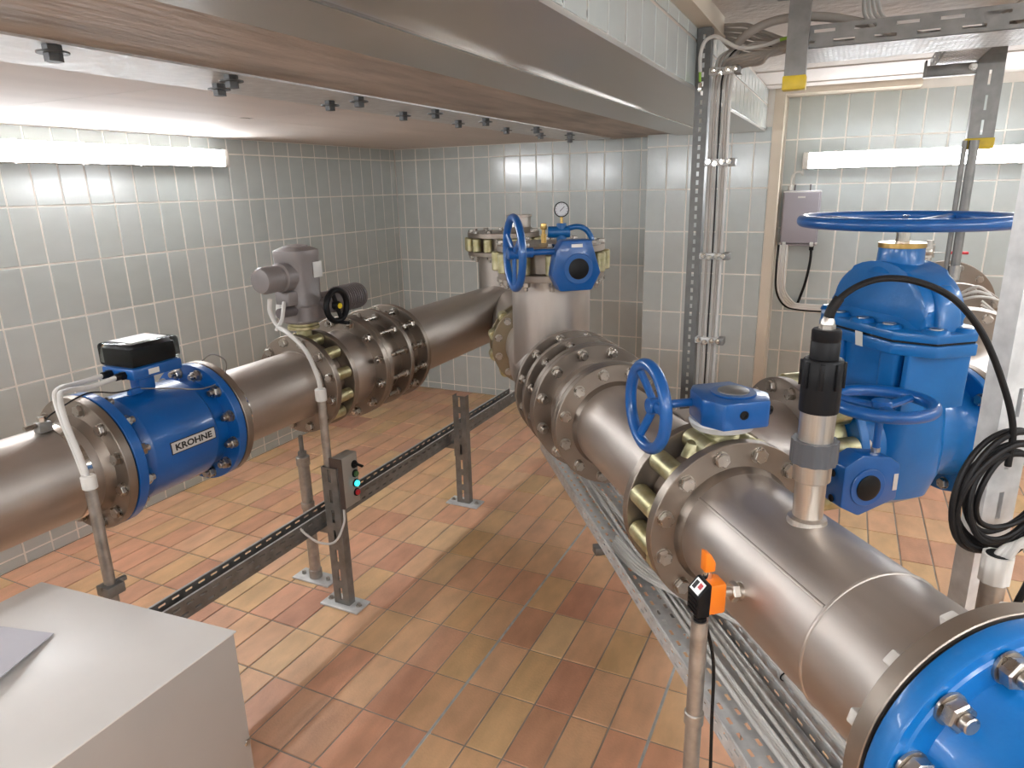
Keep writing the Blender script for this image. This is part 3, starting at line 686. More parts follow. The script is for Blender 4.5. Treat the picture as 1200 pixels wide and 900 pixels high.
# geared valve lying on the diagonal line
v = thing('gear_valve', 'blue geared butterfly valve with spoked handwheel on the diagonal pipe', 'valve', tuple((OA+DA*1.315).xy)+(0.62,))
add('valve_body', ring(0.150, 0.125, 1.262, 1.370, 64, 0.006), M_['flange'], FA(0), v)
lugs(v, FA, 1.264, 1.368, RB25+0.002, 12, 15, 0.0255)
VC = OA + DA*1.316
add('stem_neck', join(cyl(0.030, 0.15, 0.215, 24), loft([(0.150, 0.095, 0.034), (0.180, 0.08, 0.032), (0.196, 0.036, 0.03)], 32, 2.4)), M_['brass'], frame(VC, SA, UP), v)
add('mounting_pad', loft([(0.213, 0.066, 0.062), (0.226, 0.072, 0.066), (0.232, 0.070, 0.064)], 36, 2.3), M_['galv'], frame(VC, SA, UP), v)
GB = Matrix((SA, DA, UP)).transposed().to_4x4(); GB.translation = VC + UP*0.230 + SA*0.012
gearbox(v, GB, 0.94, 0.062, ((0.062, -0.066, 0.034, 90, 25), (-0.01, -0.083, 0.034, 90, 0)), 'galvd')
sh = GB @ T(-0.07, 0.035, 0.034) @ RY(-90)
add('shaft', cyl(0.0095, 0.0, 0.085, 18), M_['blue'], sh, v)
wheel(v, sh @ T(0, 0, 0.108), 0.108, 0.0135, 3, 'blue', 0.019, 0.040, 35, 0.020)

# front spool
s = thing('pipe_spool', 'near stainless pipe with weld ring carrying the black probe, in front of the geared valve', 'pipe', tuple((OA+DA*0.95).xy)+(0.62,))
add('pipe', pipe(R250, 0.61, 1.25, 96), M_['pipe'], FA(0), s)
weld(s, FA, 0.805, R250, m='pipe')
add('weld_seam', xf(tube([(0, 0, 0.81), (0, 0, 1.23)], 0.003, 8), RZ(-47.5) @ T(R250, 0, 0) @ Matrix.Diagonal((0.6, 1.0, 1, 1))), M_['pipe'], FA(0), s)
flange(s, FA, 1.235, 1.262, RF25, R250, RB25, 12, (-1,))
add('neck', lathe([(R250+0.010, 1.236), (R250+0.007, 1.228), (R250, 1.216)], 80), M_['flange'], FA(0), s)
add('collar', pipe(R250+0.004, 0.633, 0.66, 96, 0.005), M_['polish'], FA(0), s)
flange(s, FA, 0.597, 0.624, RF25, R250, RB25, 12, (), label='pale machined flange against the blue one')
me = mk(boxs(0.026, 0.022, 0.022, 0.003), 'bolt_block'); me.materials.append(M_['white'])
for i in range(12): add('bolt_cap', me, None, FA(0.635) @ RZ(15+30*i) @ T(RB25, 0, 0), s)
PH = OA + DA*1.0 + UP*0.1365
add('probe_nozzle', join(cyl(0.0265, -0.02, 0.082, 32), lathe([(0.036, -0.006), (0.034, 0.006), (0.0265, 0.010)], 32)), M_['sensor'], T(*PH), s)
NZ = FA(0.99) @ RZ(-84) @ T(0.1365, 0, 0) @ RY(90)
add('sensor_nozzle', join(cyl(0.017, -0.01, 0.006, 24), cyl(0.019, 0.006, 0.020, 6, 0.002)), M_['sensor'], NZ, s)
# black probe
p = thing('measuring_probe', 'upright black and steel measuring probe on top of the near pipe', 'sensor', PH)
pm = T(PH.x, PH.y, 0)
add('collar', cyl(0.0325, 1.062, 1.097, 36, 0.002), M_['sensor'], pm, p)
nut = [(1.095, 1.0)]
gear = []
for k in range(48):
    a = 2*PI*k/48; r_ = 0.0405 if (k//2) % 2 == 0 else 0.0385; gear.append((r_*math.cos(a), r_*math.sin(a)))
add('union_nut', prism(gear, 1.097, 1.140), M_['dgrey'], pm, p)
add('steel_tube', cyl(0.0298, 1.138, 1.196, 40, 0.001), M_['sensor'], pm, p)
add('black_body', lathe([(0, 1.194), (0.033, 1.194), (0.0335, 1.20), (0.0335, 1.245), (0.0335, 1.285), (0.031, 1.289), (0.024, 1.29), (0.024, 1.318), (0.0235, 1.319), (0.0235, 1.321), (0.024, 1.322), (0.024, 1.338), (0.022, 1.341), (0, 1.341)], 44), M_['black'], pm, p)
for k in range(8):
    a = 45*k
    add('grip_rib', xf(boxs(0.006, 0.008, 0.046, 0.001, (0.0345, 0, 1.262)), RZ(a)), M_['black'], pm, p)
add('cable_gland', join(cyl(0.0135, 1.340, 1.349, 6, 0.001), lathe([(0.012, 1.349), (0.0115, 1.354), (0.008, 1.362), (0, 1.363)], 20)), M_['sensor'], pm, p)
# orange flow switch
q = thing('flow_switch', 'small orange and black flow switch screwed into the side of the near pipe', 'sensor', NZ @ Vector((0, 0, 0.02)))
QM = Matrix((SA, DA, UP)).transposed().to_4x4(); QM.translation = NZ @ Vector((0, 0, 0.066))
add('thread', cyl(0.009, 0.018, 0.056, 18), M_['sensor'], NZ, q)
qb = add('orange_body', boxs(0.036, 0.040, 0.062, 0.006, (0.010, -0.002, -0.003)), M_['orange'], QM, q)
add('black_front', xf(prism([(-0.030, -0.034), (-0.006, -0.034), (-0.004, 0.030), (-0.012, 0.030), (-0.030, 0.008)], -0.017, 0.024, 0.002), RX(90)), M_['black'], QM, q)
dsp = T(-0.0205, -0.004, 0.0195) @ RY(-47.7)
add('display', boxs(0.024, 0.030, 0.0016, 0), M_['plate'], QM @ dsp, q, 0)
add('red_mark', boxs(0.010, 0.010, 0.0022, 0, (0.003, -0.006, 0)), M_['red'], QM @ dsp, q, 0)
add('dark_mark', boxs(0.016, 0.010, 0.0022, 0, (0.0, 0.008, 0)), M_['ink'], QM @ dsp, q, 0)
for k in range(4): add('cooling_rib', boxs(0.003, 0.030, 0.003, 0, (-0.0305, -0.004, -0.028+0.009*k)), M_['black'], QM, q, 0)
add('connector', cyl(0.009, 0.025, 0.044, 18), M_['polish'], QM @ T(0.004, 0.008, 0), q)
add('orange_plug', xf(prism([(-0.011, 0.042), (0.010, 0.042), (0.010, 0.060), (0.0, 0.078), (-0.011, 0.084)], -0.010, 0.010, 0.003), RX(90)), M_['orange'], QM @ T(0.004, 0.008, 0), q)
ps = thing('steel_conduit', 'upright thin steel conduit below the orange flow switch', 'conduit', (QM.translation.x, QM.translation.y, 0))
PX, PY = QM.translation.x-0.008, QM.translation.y-0.010
add('tube', cyl(0.0155, 0.0, 0.815, 24), M_['conduit'], T(PX, PY, 0), ps)
add('coupling', join(cyl(0.0185, 0.585, 0.612, 24, 0.002)), M_['conduit'], T(PX, PY, 0), ps)
add('end_cap', cyl(0.012, 0.815, 0.822, 20), M_['black'], T(PX, PY, 0), ps)
tag(add('sensor_cable', tube(spline([(PX+0.010, PY+0.012, 0.80), (PX+0.028, PY+0.01, 0.72), (PX+0.035, PY-0.01, 0.60), (PX+0.045, PY-0.03, 0.45), (PX+0.07, PY-0.05, 0.25), (PX+0.09, PY-0.06, 0.05)], 8), 0.0032, 8), M_['rubber']), 'thin black cable dropping from the orange flow switch', 'cable')

# big blue valve in the lower right corner
v = thing('blue_valve', 'large blue valve with polished nuts in the lower right corner', 'valve', tuple((OA+DA*0.3).xy)+(0.62,))
o = add('flange', lathe([(0.12, 0.591), (RF25-0.004, 0.591), (RF25-0.001, 0.590), (RF25, 0.587), (RF25, 0.564), (RF25-0.002, 0.5605), (0.186, 0.5595), (0.183, 0.5565), (0.152, 0.5565), (0.12, 0.558)], 96), M_['blue2'], FA(0), v)
bolts(o, FA, 0.5565, RB25-0.006, 12, -1, 15, BIGNUT)
add('gasket', ring(RF25-0.007, 0.12, 0.591, 0.5972, 80, 0.0004), M_['rubber'], FA(0), v)
add('sticker', xf(boxs(0.0012, 0.036, 0.012, 0), RZ(-24) @ T(0, 0, 0)), M_['white'], FA(0.5585) @ RZ(0) @ RY(90) if False else FA(0.5605) @ RZ(-4) @ T(RF25-0.013, 0, 0) @ RZ(0) @ RY(90), v, 0)
add('body_neck', lathe([(0.152, 0.559), (0.146, 0.545), (0.138, 0.52), (0.134, 0.49), (0.136, 0.46), (0.15, 0.40), (0.165, 0.33), (0.17, 0.20), (0.165, 0.05), (0.15, -0.02), (0.14, -0.10), (0.2, -0.11), (0.2, -0.14), (0, -0.14)], 96), M_['blue2'], FA(0), v)

# ------------------------------------------------------------------ side branch: geared valve, gate valve, pipe to the back wall
v = thing('gear_valve', 'blue geared butterfly valve with a flat handwheel in front of the big gate valve', 'valve', tuple((OB+SA*0.455).xy)+(0.62,))
add('valve_body', ring(0.158, 0.125, 0.409, 0.502, 64, 0.006), M_['brass'], FB(0), v)
lugs(v, FB, 0.411, 0.500, RB25+0.004, 12, 15, 0.029)
GC = Matrix((-UP, SA, -DA)).transposed().to_4x4(); GC.translation = OB + SA*0.447 - DA*0.232 - UP*0.006 + SA*0.008
add('stem_tube', cyl(0.03, -0.10, 0.0, 24), M_['brass'], GC, v)
gearbox(v, GC, 0.95, 0.064, ((0.04, -0.085, 0.03, 90, 0), (-0.03, -0.088, 0.03, 90, 0)))
add('maker_plate', boxs(0.045, 0.013, 0.0012, 0, (0.0, 0.071, 0.0645)), M_['plate'], GC, v, 0)
sh = GC @ T(-0.075, 0.030, 0.03) @ RY(-90)
add('shaft', cyl(0.0095, 0.0, 0.125, 18), M_['blue'], sh, v)
add('shaft_pin', cyl(0.011, 0.0, 0.012, 18), M_['sensor'], sh, v)
wheel(v, sh @ T(0, 0, 0.130), 0.131, 0.0155, 3, 'blue', 0.024, 0.04, 100, 0.012)

GVv = 0.722
g = thing('gate_valve', 'big blue cast gate valve with a wide horizontal handwheel', 'valve', tuple((OB+SA*GVv).xy)+(0.60,))
GVM = Matrix((SA, DA, UP)).transposed().to_4x4(); _p = OB+SA*GVv; GVM.translation = Vector((_p.x, _p.y, 0))
add('body', loft([(0.655, 0.03, 0.05), (0.665, 0.07, 0.10), (0.70, 0.10, 0.15), (0.77, 0.115, 0.172), (0.845, 0.115, 0.178), (0.93, 0.105, 0.178), (1.00, 0.088, 0.178), (1.07, 0.082, 0.178), (1.125, 0.084, 0.182), (1.150, 0.10, 0.20)], 56, 3.4), M_['blue2'], GVM, g)
add('body_tube', lathe([(0.12, 0.503), (0.150, 0.530), (0.142, 0.56), (0.140, 0.60), (0.150, 0.66), (0.150, 0.82), (0.140, 0.88), (0.142, 0.915), (0.150, 0.95), (0.12, 0.978)], 64), M_['blue2'], FB(0), g)
o = add('flange', ring(RF25, 0.12, 0, 0.028, 72, 0.003), M_['blue2'], FB(0.504), g); bolts(o, FB, 0.532, RB25, 12, 1, 15)
o = add('flange', ring(RF25, 0.12, 0, 0.028, 72, 0.003), M_['blue2'], FB(0.950), g); bolts(o, FB, 0.950, RB25, 12, -1, 15)
octa = lambda hx, hy, cx, cy: [(hx, -hy+cy), (hx, hy-cy), (hx-cx, hy), (-hx+cx, hy), (-hx, hy-cy), (-hx, -hy+cy), (-hx+cx, -hy), (hx-cx, -hy)]
add('body_rim', prism(octa(0.128, 0.232, 0.065, 0.085), 1.135, 1.168, 0.005), M_['blue2'], GVM, g)
add('rim_gasket', prism(octa(0.122, 0.226, 0.062, 0.082), 1.167, 1.174), M_['rubber'], GVM, g, 0)
br = add('bonnet_rim', prism(octa(0.126, 0.230, 0.064, 0.084), 1.173, 1.198, 0.005), M_['blue2'], GVM, g)
arch = [(-0.182, 1.190), (0.182, 1.190), (0.180, 1.235)] + [(0.180*math.cos(a), 1.235+0.130*math.sin(a)) for a in [PI*k/16 for k in range(1, 16)]] + [(-0.180, 1.235)]
add('bonnet', xf(prism(arch, -0.066, 0.066, 0.014), Matrix(((0, 0, 1, 0), (1, 0, 0, 0), (0, 1, 0, 0), (0, 0, 0, 1)))), M_['blue2'], GVM, g)
add('bonnet_skirt', loft([(1.190, 0.090, 0.194), (1.205, 0.076, 0.186), (1.222, 0.068, 0.183)], 56, 4.0), M_['blue2'], GVM, g)
for sy in (-1, 1):
    add('bonnet_rib', loft([(1.195, 0.036, 0.02, 0, sy*0.185), (1.24, 0.034, 0.02, 0, sy*0.180), (1.30, 0.032, 0.02, 0, sy*0.155), (1.312, 0.028, 0.015, 0, sy*0.146)], 28, 5), M_['blue2'], GVM, g)
    add('body_rib', loft([(0.98, 0.10, 0.012, 0, sy*0.172), (1.14, 0.10, 0.012, 0, sy*0.176)], 28, 6), M_['blue2'], GVM, g)
    add('corner_rib', loft([(0.95, 0.012, 0.03, -0.082, sy*0.10), (1.14, 0.014, 0.035, -0.086, sy*0.11)], 24, 4), M_['blue2'], GVM, g)
cap = mk(cyl(0.0165, 0, 0.004, 22, 0.001), 'bolt_cover'); cap.materials.append(M_['sensor'])
boss = mk(lathe([(0.034, 0), (0.031, 0.008), (0.026, 0.012), (0.0, 0.012)], 24), 'bolt_boss'); boss.materials.append(M_['blue2'])
for (x, y) in ((-0.098, 0.10), (-0.100, 0.0), (-0.098, -0.10), (-0.045, -0.202), (0.045, -0.202), (0.098, -0.10), (0.100, 0.0), (0.098, 0.10), (0.045, 0.202), (-0.045, 0.202)):
    b_ = add('bolt_boss', boss, None, GVM @ T(x, y, 1.196), br)
    add('bolt_cover', cap, None, GVM @ T(x, y, 1.2065), br)
add('neck', lathe([(0.078, 1.335), (0.066, 1.350), (0.060, 1.360), (0.058, 1.402), (0, 1.402)], 40), M_['blue2'], GVM, g)
add('bronze_ring', cyl(0.0605, 1.400, 1.414, 40, 0.001), M_['gold'], GVM, g)
add('stem', join(cyl(0.018, 1.412, 1.446, 20), cyl(0.011, 1.44, 1.488, 4)), M_['polish'], GVM, g)
w_ = wheel(g, GVM @ T(0, 0, 1.474), 0.280, 0.0165, 4, 'blue', 0.034, 0.034, 20, 0.014)
add('paper_tag', xf(boxs(0.028, 0.0012, 0.042, 0), T(-0.130, -0.03, 1.155) @ RZ(90) @ RX(-8)), M_['white'], GVM, g, 0)

# pipe from the gate valve round to the back wall
CP = spline([(0.335, 2.375, 0.845), (0.42, 2.455, 0.848), (0.475, 2.58, 0.857), (0.475, 2.76, 0.872), (0.455, 3.0, 0.893)], 10)
s = thing('pipe_bend', 'pale stainless bend behind the big blue gate valve', 'pipe', (0.42, 2.6, 0.66))
add('bend', tube(CP, R250, 48), M_['pipe'], None, s, 60)
o = add('flange', ring(RF25, 0.12, 0, 0.026, 72), M_['flange'], FB(0.979), s); bolts(o, FB, 1.005, RB25, 12, 1, 15)
CD = (Vector((0.49, 4.1, 0.957))-Vector((0.455, 3.0, 0.893))).normalized(); C0 = Vector((0.455, 3.0, 0.893))
def FC_(a): return frame(C0+CD*a, UP, CD)
flange(s, FC_, -0.014, 0.014, RF30, R250-0.02, RB30, 12, (-1,))
s = thing('pipe_spool', 'stainless pipe with wide flanges entering the wall behind the blue gate valve', 'pipe', (0.48, 3.6, 0.72))
add('pipe', pipe(R250, 0.02, 1.45), M_['pipe'], FC_(0), s)
flange(s, FC_, 0.016, 0.044, RF30, R250, RB30, 12, ())
flange(s, FC_, 0.50, 0.53, RF30, R250, RB30, 12, (-1,))
flange(s, FC_, 1.08, 1.11, RF30+0.004, R250, RB30, 12, (-1,))
add('tap_stub', cyl(0.016, 0.18, 0.245, 20), M_['sensor'], T(*(C0+CD*1.095)) @ T(-0.09, 0, 0), s)
BV = T(*(C0+CD*1.095+UP*0.24)) @ T(-0.09, 0, 0)
b = thing('ball_valve', 'small steel ball valve with red lever on the pipe by the back wall', 'valve', BV.translation)
add('body', join(cyl(0.026, 0.0, 0.012, 6), lathe([(0, 0.01), (0.022, 0.012), (0.026, 0.025), (0.026, 0.035), (0.022, 0.045), (0, 0.046)], 24), cyl(0.026, 0.044, 0.056, 6), cyl(0.017, 0.056, 0.085, 20), cyl(0.024, 0.062, 0.068, 20)), M_['sensor'], BV, b)
add('lever', boxs(0.14, 0.014, 0.004, 0.001, (0.085, -0.028, 0.028)), M_['sensor'], BV, b)
add('red_grip', boxs(0.085, 0.020, 0.014, 0.005, (0.125, -0.028, 0.028)), M_['red'], BV, b)
co = thing('cable_loop', 'loose loops of white cable behind the big blue gate valve', 'cable', (0.48, 3.3, 1.08))
for k in range(3):
    pts = [(0.40+0.02*k, 3.30, 1.08+0.02*k), (0.50, 3.22, 1.13+0.02*k), (0.60-0.01*k, 3.30, 1.10), (0.62, 3.4, 1.03), (0.55, 3.42, 1.055+0.015*k)]
    add('loop', tube(spline(pts, 8), 0.005, 8), M_['white'], None, co)

# ------------------------------------------------------------------ cable trays and posts
def utray(name, label, M, L, W, Hh, sp, sl, rows_bottom, rows_side, mt='galv', z=0.0012, cat='cable tray', offs=None):
    """local: x along, y across, z up"""
    th = thing(name, label, cat, M.translation)
    bt = [(W*(k+0.5)/rows_bottom-0.0046, W*(k+0.5)/rows_bottom+0.0046) for k in range(rows_bottom)]
    add('bottom_plate', slotted(L, W, bt, sl, sp, z, [sp/2*(k % 2) for k in range(rows_bottom)]), M_[mt], M, th, 0)
    rs = [(Hh*(k+0.6)/(rows_side+0.2)-0.0035, Hh*(k+0.6)/(rows_side+0.2)+0.0035) for k in range(rows_side)]
    side = slotted(L, Hh, rs, sl, sp, z, [sp/2*(k % 2) for k in range(rows_side)])
    for y in (0, W-z): add('side_rail', xf(side, T(0, y+z, 0) @ RX(90)), M_[mt], M, th, 0)
    for y in (0.004, W-0.004): add('rolled_edge', tube([(0, y, Hh), (L, y, Hh)], 0.0028, 8), M_['galv'], M, th)
    return th
MT1 = Matrix(((0, -1, 0, -1.728), (1, 0, 0, -0.6), (0, 0, 1, 0.318), (0, 0, 0, 1)))          # x along +Y, y towards -X
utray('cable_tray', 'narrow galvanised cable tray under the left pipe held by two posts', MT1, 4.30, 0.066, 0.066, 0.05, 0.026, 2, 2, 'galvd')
for k, (dy, r_) in enumerate(((0.012, 0.005), (0.026, 0.006), (0.04, 0.0045), (0.052, 0.0055))):
    tag(add('tray_cable', tube([(-1.728-dy, -0.6+0.2*j, 0.327+0.003*math.sin(j*1.3+k)) for j in range(22)], r_, 7), M_['cabled'] if k % 2 else M_['galvd']), 'grey cable lying in the narrow tray under the left pipe', 'cable', 'cables in the left tray')
def post(name, label, M, Wd, D, Ht, slot=(0.052, 0.084, 0.013), mt='galvd', t=0.0035, base=True, off=0.02, cat='post'):
    """U profile: web in the local xz plane (facing -y), flanges towards +y, standing on z=0"""
    th = thing(name, label, cat, M.translation)
    web = xf(slotted(Ht, Wd, [(Wd/2-slot[2]/2, Wd/2+slot[2]/2)], slot[0], slot[1], t, [off]), Matrix(((0, 1, 0, -Wd/2), (0, 0, 1, 0), (1, 0, 0, 0), (0, 0, 0, 1))))
    add('web', web, M_[mt], M, th, 0)
    for sx in (-1, 1): add('side_flange', span(sx*Wd/2-t*(sx > 0), sx*Wd/2+t*(sx < 0), t, D, 0, Ht), M_[mt], M, th, 0)
    if base:
        bp = add('base_plate', boxs(Wd+0.11, 0.09, 0.009, 0.003, (0, D/2, 0.0055)), M_['galv'], M, th)
        for sx in (-1, 1): add('anchor', join(cyl(0.012, 0.010, 0.012, 16), cyl(0.008, 0.012, 0.02, 6)), M_['bolt'], M @ T(sx*(Wd/2+0.032), D/2, 0), bp)
    return th
for y, lb in ((1.845, 'galvanised tray post carrying the small push-button box'), (2.83, 'plain galvanised tray post nearer the back wall')):
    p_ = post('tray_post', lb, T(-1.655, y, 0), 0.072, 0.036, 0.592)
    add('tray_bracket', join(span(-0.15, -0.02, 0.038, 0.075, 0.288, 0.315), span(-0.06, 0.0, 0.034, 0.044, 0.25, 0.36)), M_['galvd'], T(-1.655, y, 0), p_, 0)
# tray under the diagonal line
TD = (DA + SA*0.0484).normalized(); TS = Vector((TD.y, -TD.x, 0))
TO = SA*(0.738-0.0484*1.04) + UP*0.334
TM = Matrix((TD, -TS, UP)).transposed().to_4x4(); 
def TP(a, s, z): return TO + TD*a + TS*s + UP*z
m1 = Matrix((TD, -TS, UP)).transposed().to_4x4(); m1.translation = TP(0.35, 0.205, 0)
utray('cable_tray', 'wide perforated cable tray under the diagonal pipe, full of grey cables', m1, 2.72, 0.205, 0.048, 0.05, 0.023, 6, 2, 'galv')
m2 = m1.copy(); m2.translation = TP(0.35, 0.42, 0)
utray('cable_tray', 'second perforated cable tray half hidden beneath the diagonal pipe', m2, 2.55, 0.195, 0.048, 0.05, 0.023, 5, 2, 'galv')
for a in (0.95, 2.1):
    q = thing('tray_support', 'galvanised bracket leg under the diagonal cable tray, %s' % ('nearer the camera' if a < 1 else 'nearer the foremost rising branch'), 'support', (TP(a, 0.2, 0).x, TP(a, 0.2, 0).y, 0))
    mm = m1.copy(); mm.translation = TP(a, 0.2, 0)
    add('cross_bar', boxs(0.04, 0.44, 0.03, 0.003, (0, 0, -0.0165)), M_['galvd'], mm, q)
    add('leg', boxs(0.04, 0.04, 0.298, 0.003, (0, -0.06, -0.031-0.149)), M_['galvd'], mm, q)
    add('foot', boxs(0.12, 0.12, 0.005, 0.001, (0, -0.06, -0.3305)), M_['galv'], mm, q)
tag(add('tray_conduit', tube([TP(0.36, 0.172, 0.036), TP(1.2, 0.160, 0.034), TP(2.2, 0.165, 0.034)], 0.0155, 16), M_['conduit']), 'straight steel tube lying in the diagonal tray beside the cables', 'conduit')
random.seed(3)
def tcable(s0, z, a0, a1, amp, r_, seed):
    rr = random.Random(seed); ph = rr.uniform(0, 6); pts = []
    n = 12
    for j in range(n+1):
        a = a0+(a1-a0)*j/n
        pts.append(TP(a, s0+amp*math.sin(a*2.6+ph)+rr.uniform(-0.003, 0.003), z+rr.uniform(0, 0.003)))
    return tube(spline(pts, 4), r_, 8)
for k in range(7):
    tag(add('tray_cable', tcable(0.095+0.0085*k, 0.008+0.006*(k % 3), 0.36, 2.9-0.1*k, 0.010, 0.0045+0.001*(k % 2), k), M_['cable']), 'light grey cable running along the open middle of the diagonal tray', 'cable', 'cables in the diagonal tray')
for k in range(8):
    tag(add('tray_cable', tcable(0.225+0.010*k, 0.052+0.005*(k % 2), 0.36, 2.7-0.08*k, 0.004, 0.0048, 20+k), M_['cable']), 'pale cable of the bundle strapped beneath the diagonal pipe', 'cable', 'strapped cables below the diagonal pipe')
for k in range(9):      # slack loop leaving the tray below the dismantling joint
    o_ = 0.008*k
    pts = [TP(2.05+o_, 0.03+o_*0.6, 0.012+0.004*(k % 3)), TP(1.85, 0.05+o_*0.8, 0.03+0.004*(k % 2)), TP(1.68-o_, 0.10+o_, 0.055+0.005*(k % 3)), TP(1.55-o_, 0.20+o_*0.5, 0.05), TP(1.45, 0.30, 0.03+o_*0.2)]
    tag(add('slack_cable', tube(spline(pts, 8), 0.0047, 8), M_['cable']), 'pale slack cable crossing the tray below the three big flanges', 'cable', 'slack cables below the dismantling joint')
for a in (1.28, 0.86):
    tag(add('cable_tie', xf(torus(0.046, 0.0022, 32, 6), frame(TP(a, 0.262, 0.050), UP, TD) @ Matrix.Diagonal((0.42, 1, 1, 1))), M_['black']), 'black cable tie round the bundle %s' % ('beside the orange switch' if a > 1 else 'nearest the big blue valve'), 'cable tie')

# control box on the left post
cb = thing('control_box', 'small beige push-button box with lit blue lamp on the left post', 'control box', (-1.628, 1.905, 0.42))
add('case', boxs(0.050, 0.094, 0.205, 0.004, (-1.628, 1.905, 0.527)), M_['ctl'], None, cb)
add('side_cover', span(-1.656, -1.600, 1.8540, 1.8585, 0.427, 0.628), M_['ctld'], None, cb, 0)
for i, (dz, m_) in enumerate(((0.585, 'black'), (0.547, 'green'), (0.507, 'cyan'), (0.470, 'red'))):
    bt = add('push_button', xf(join(cyl(0.0155, 0, 0.006, 24, 0.001)), T(-1.603, 1.928, dz) @ RY(90)), M_['black'], None, cb)
    add('lens', xf(cyl(0.011, 0.004, 0.014, 20, 0.002), T(-1.603, 1.928, dz) @ RY(90)), M_[m_], None, bt)
    if i == 0: add('key_lever', xf(boxs(0.008, 0.012, 0.034, 0.003), T(-1.576, 1.928, dz) @ RY(100)), M_['black'], None, bt)
tag(add('control_cable', tube(spline([(-1.612, 1.86, 0.425), (-1.607, 1.845, 0.37), (-1.62, 1.80, 0.315), (-1.66, 1.76, 0.325), (-1.70, 1.74, 0.36), (-1.73, 1.745, 0.375)], 8), 0.0045, 8), M_['cable']), 'pale cable looping from the push-button box into the tray', 'cable')
# adjustable pipe support
sp_ = thing('pipe_stand', 'adjustable steel stand beneath the flange of the motorised valve', 'support', (-1.89, 1.965, 0))
add('base_plate', boxs(0.19, 0.085, 0.008, 0.002, (-1.89, 1.965, 0.0045)), M_['galv'], None, sp_)
for x in (-1.955, -1.825): add('anchor', cyl(0.009, 0.008, 0.020, 6), M_['bolt'], T(x, 1.965, 0), sp_)
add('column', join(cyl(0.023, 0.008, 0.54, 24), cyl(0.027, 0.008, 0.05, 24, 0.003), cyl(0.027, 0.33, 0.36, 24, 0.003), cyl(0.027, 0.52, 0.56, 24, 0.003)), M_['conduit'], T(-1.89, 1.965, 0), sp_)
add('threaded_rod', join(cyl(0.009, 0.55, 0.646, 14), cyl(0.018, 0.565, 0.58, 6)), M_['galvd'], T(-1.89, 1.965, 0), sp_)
# conduit up from the post with the actuator cable
cx, cy = -1.678, 1.872
cn = thing('cable_conduit', 'galvanised conduit rising from the left post towards the actuator', 'conduit', (cx, cy, 0.40))
add('tube', cyl(0.0155, 0.40, 0.855, 20), M_['conduit'], T(cx, cy, 0), cn)
add('bushing', cyl(0.021, 0.845, 0.892, 20, 0.003), M_['white'], T(cx, cy, 0), cn)
AP = Vector((LX_, 2.046, ZP))
tag(add('actuator_cable', tube(spline([(cx, cy, 0.86), (cx-0.005, cy, 0.93), (cx-0.05, cy, 1.03), (-1.82, 1.89, 1.085), (-1.90, 1.925, 1.10), (-1.935, 1.93, 1.15), (-1.925, 1.925, 1.20)], 8), 0.0085, 10), M_['cable']), 'grey hose cable from the post conduit up to the actuator', 'cable')
tag(add('actuator_cable', tube(spline([(-1.905, 1.92, 1.085), (-1.88, 1.925, 1.12), (-1.87, 1.93, 1.16), (-1.88, 1.95, 1.188)], 8), 0.0075, 10), M_['cable']), 'short grey cable under the actuator cable entry', 'cable')
# conduit left of the flow meter
cx, cy = -1.70, 1.003
cn = thing('cable_conduit', 'galvanised conduit standing in front of the left pipe beside the flow meter', 'conduit', (cx, cy, 0.38))
add('tube', cyl(0.0145, 0.33, 0.865, 20), M_['conduit'], T(cx, cy, 0), cn)
add('bushing', cyl(0.0185, 0.858, 0.896, 20, 0.003), M_['white'], T(cx, cy, 0), cn)
add('clamp', join(boxs(0.05, 0.05, 0.03, 0.003, (0, 0, 0.565)), boxs(0.012, 0.07, 0.014, 0.002, (0.0, 0.01, 0.575))), M_['galvd'], T(cx, cy, 0), cn)
for k, (gx, dx) in enumerate(((-1.885, 0.006), (-1.945, -0.006))):
    pts = [(cx+dx, cy, 0.86), (cx+dx-0.02, cy-0.002, 0.95), (cx+dx-0.05, cy, 1.035-0.004*k), (-1.80-0.02*k, cy+0.03, 1.085), (-1.85-0.02*k, 1.08, 1.085+0.006*k), (gx, 1.17, 1.068+0.004*k), (gx, 1.25, 1.075)]
    tag(add('meter_cable', tube(spline(pts, 8), 0.0072, 10), M_['cable']), '%s of the two pale cables curving up to the flow meter housing' % ('nearer' if k == 0 else 'farther'), 'cable')

# grey cabinet in the lower left corner with a sheet lying on it
KX0, KX1, KY1, KZ = -1.565, -1.014, 0.8204, 0.75
yb0 = 0.775
quad = [(KX1, KY1), (KX0, yb0), (KX0, yb0-0.85), (KX1, KY1-0.85)]
k = thing('grey_cabinet', 'light grey sheet-metal cabinet in the lower left corner', 'cabinet', (-1.29, 0.4, 0))
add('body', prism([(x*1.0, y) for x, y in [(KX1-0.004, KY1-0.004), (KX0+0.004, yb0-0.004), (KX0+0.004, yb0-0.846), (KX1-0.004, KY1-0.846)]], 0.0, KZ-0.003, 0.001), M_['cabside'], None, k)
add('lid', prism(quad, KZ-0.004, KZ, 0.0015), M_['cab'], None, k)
add('screw', xf(join(cyl(0.0075, 0, 0.003, 18, 0.001), cyl(0.003, 0.003, 0.0035, 6)), T(KX1-0.004, KY1-0.012, 0.487) @ RY(90)), M_['bolt'], None, k)
sv = [(-1.341, 0.664, KZ+0.002), (-1.47, 0.633, KZ+0.002), (-1.55, 0.42, KZ+0.012), (-1.262, 0.50, KZ+0.020)]
tag(add('loose_sheet', (sv+[(x, y, z+0.0015) for x, y, z in sv], [(3, 2, 1, 0), (4, 5, 6, 7), (0, 1, 5, 4), (1, 2, 6, 5), (2, 3, 7, 6), (3, 0, 4, 7)]), M_['paper'], smooth=0), 'lilac grey sheet lying on the grey cabinet', 'sheet')

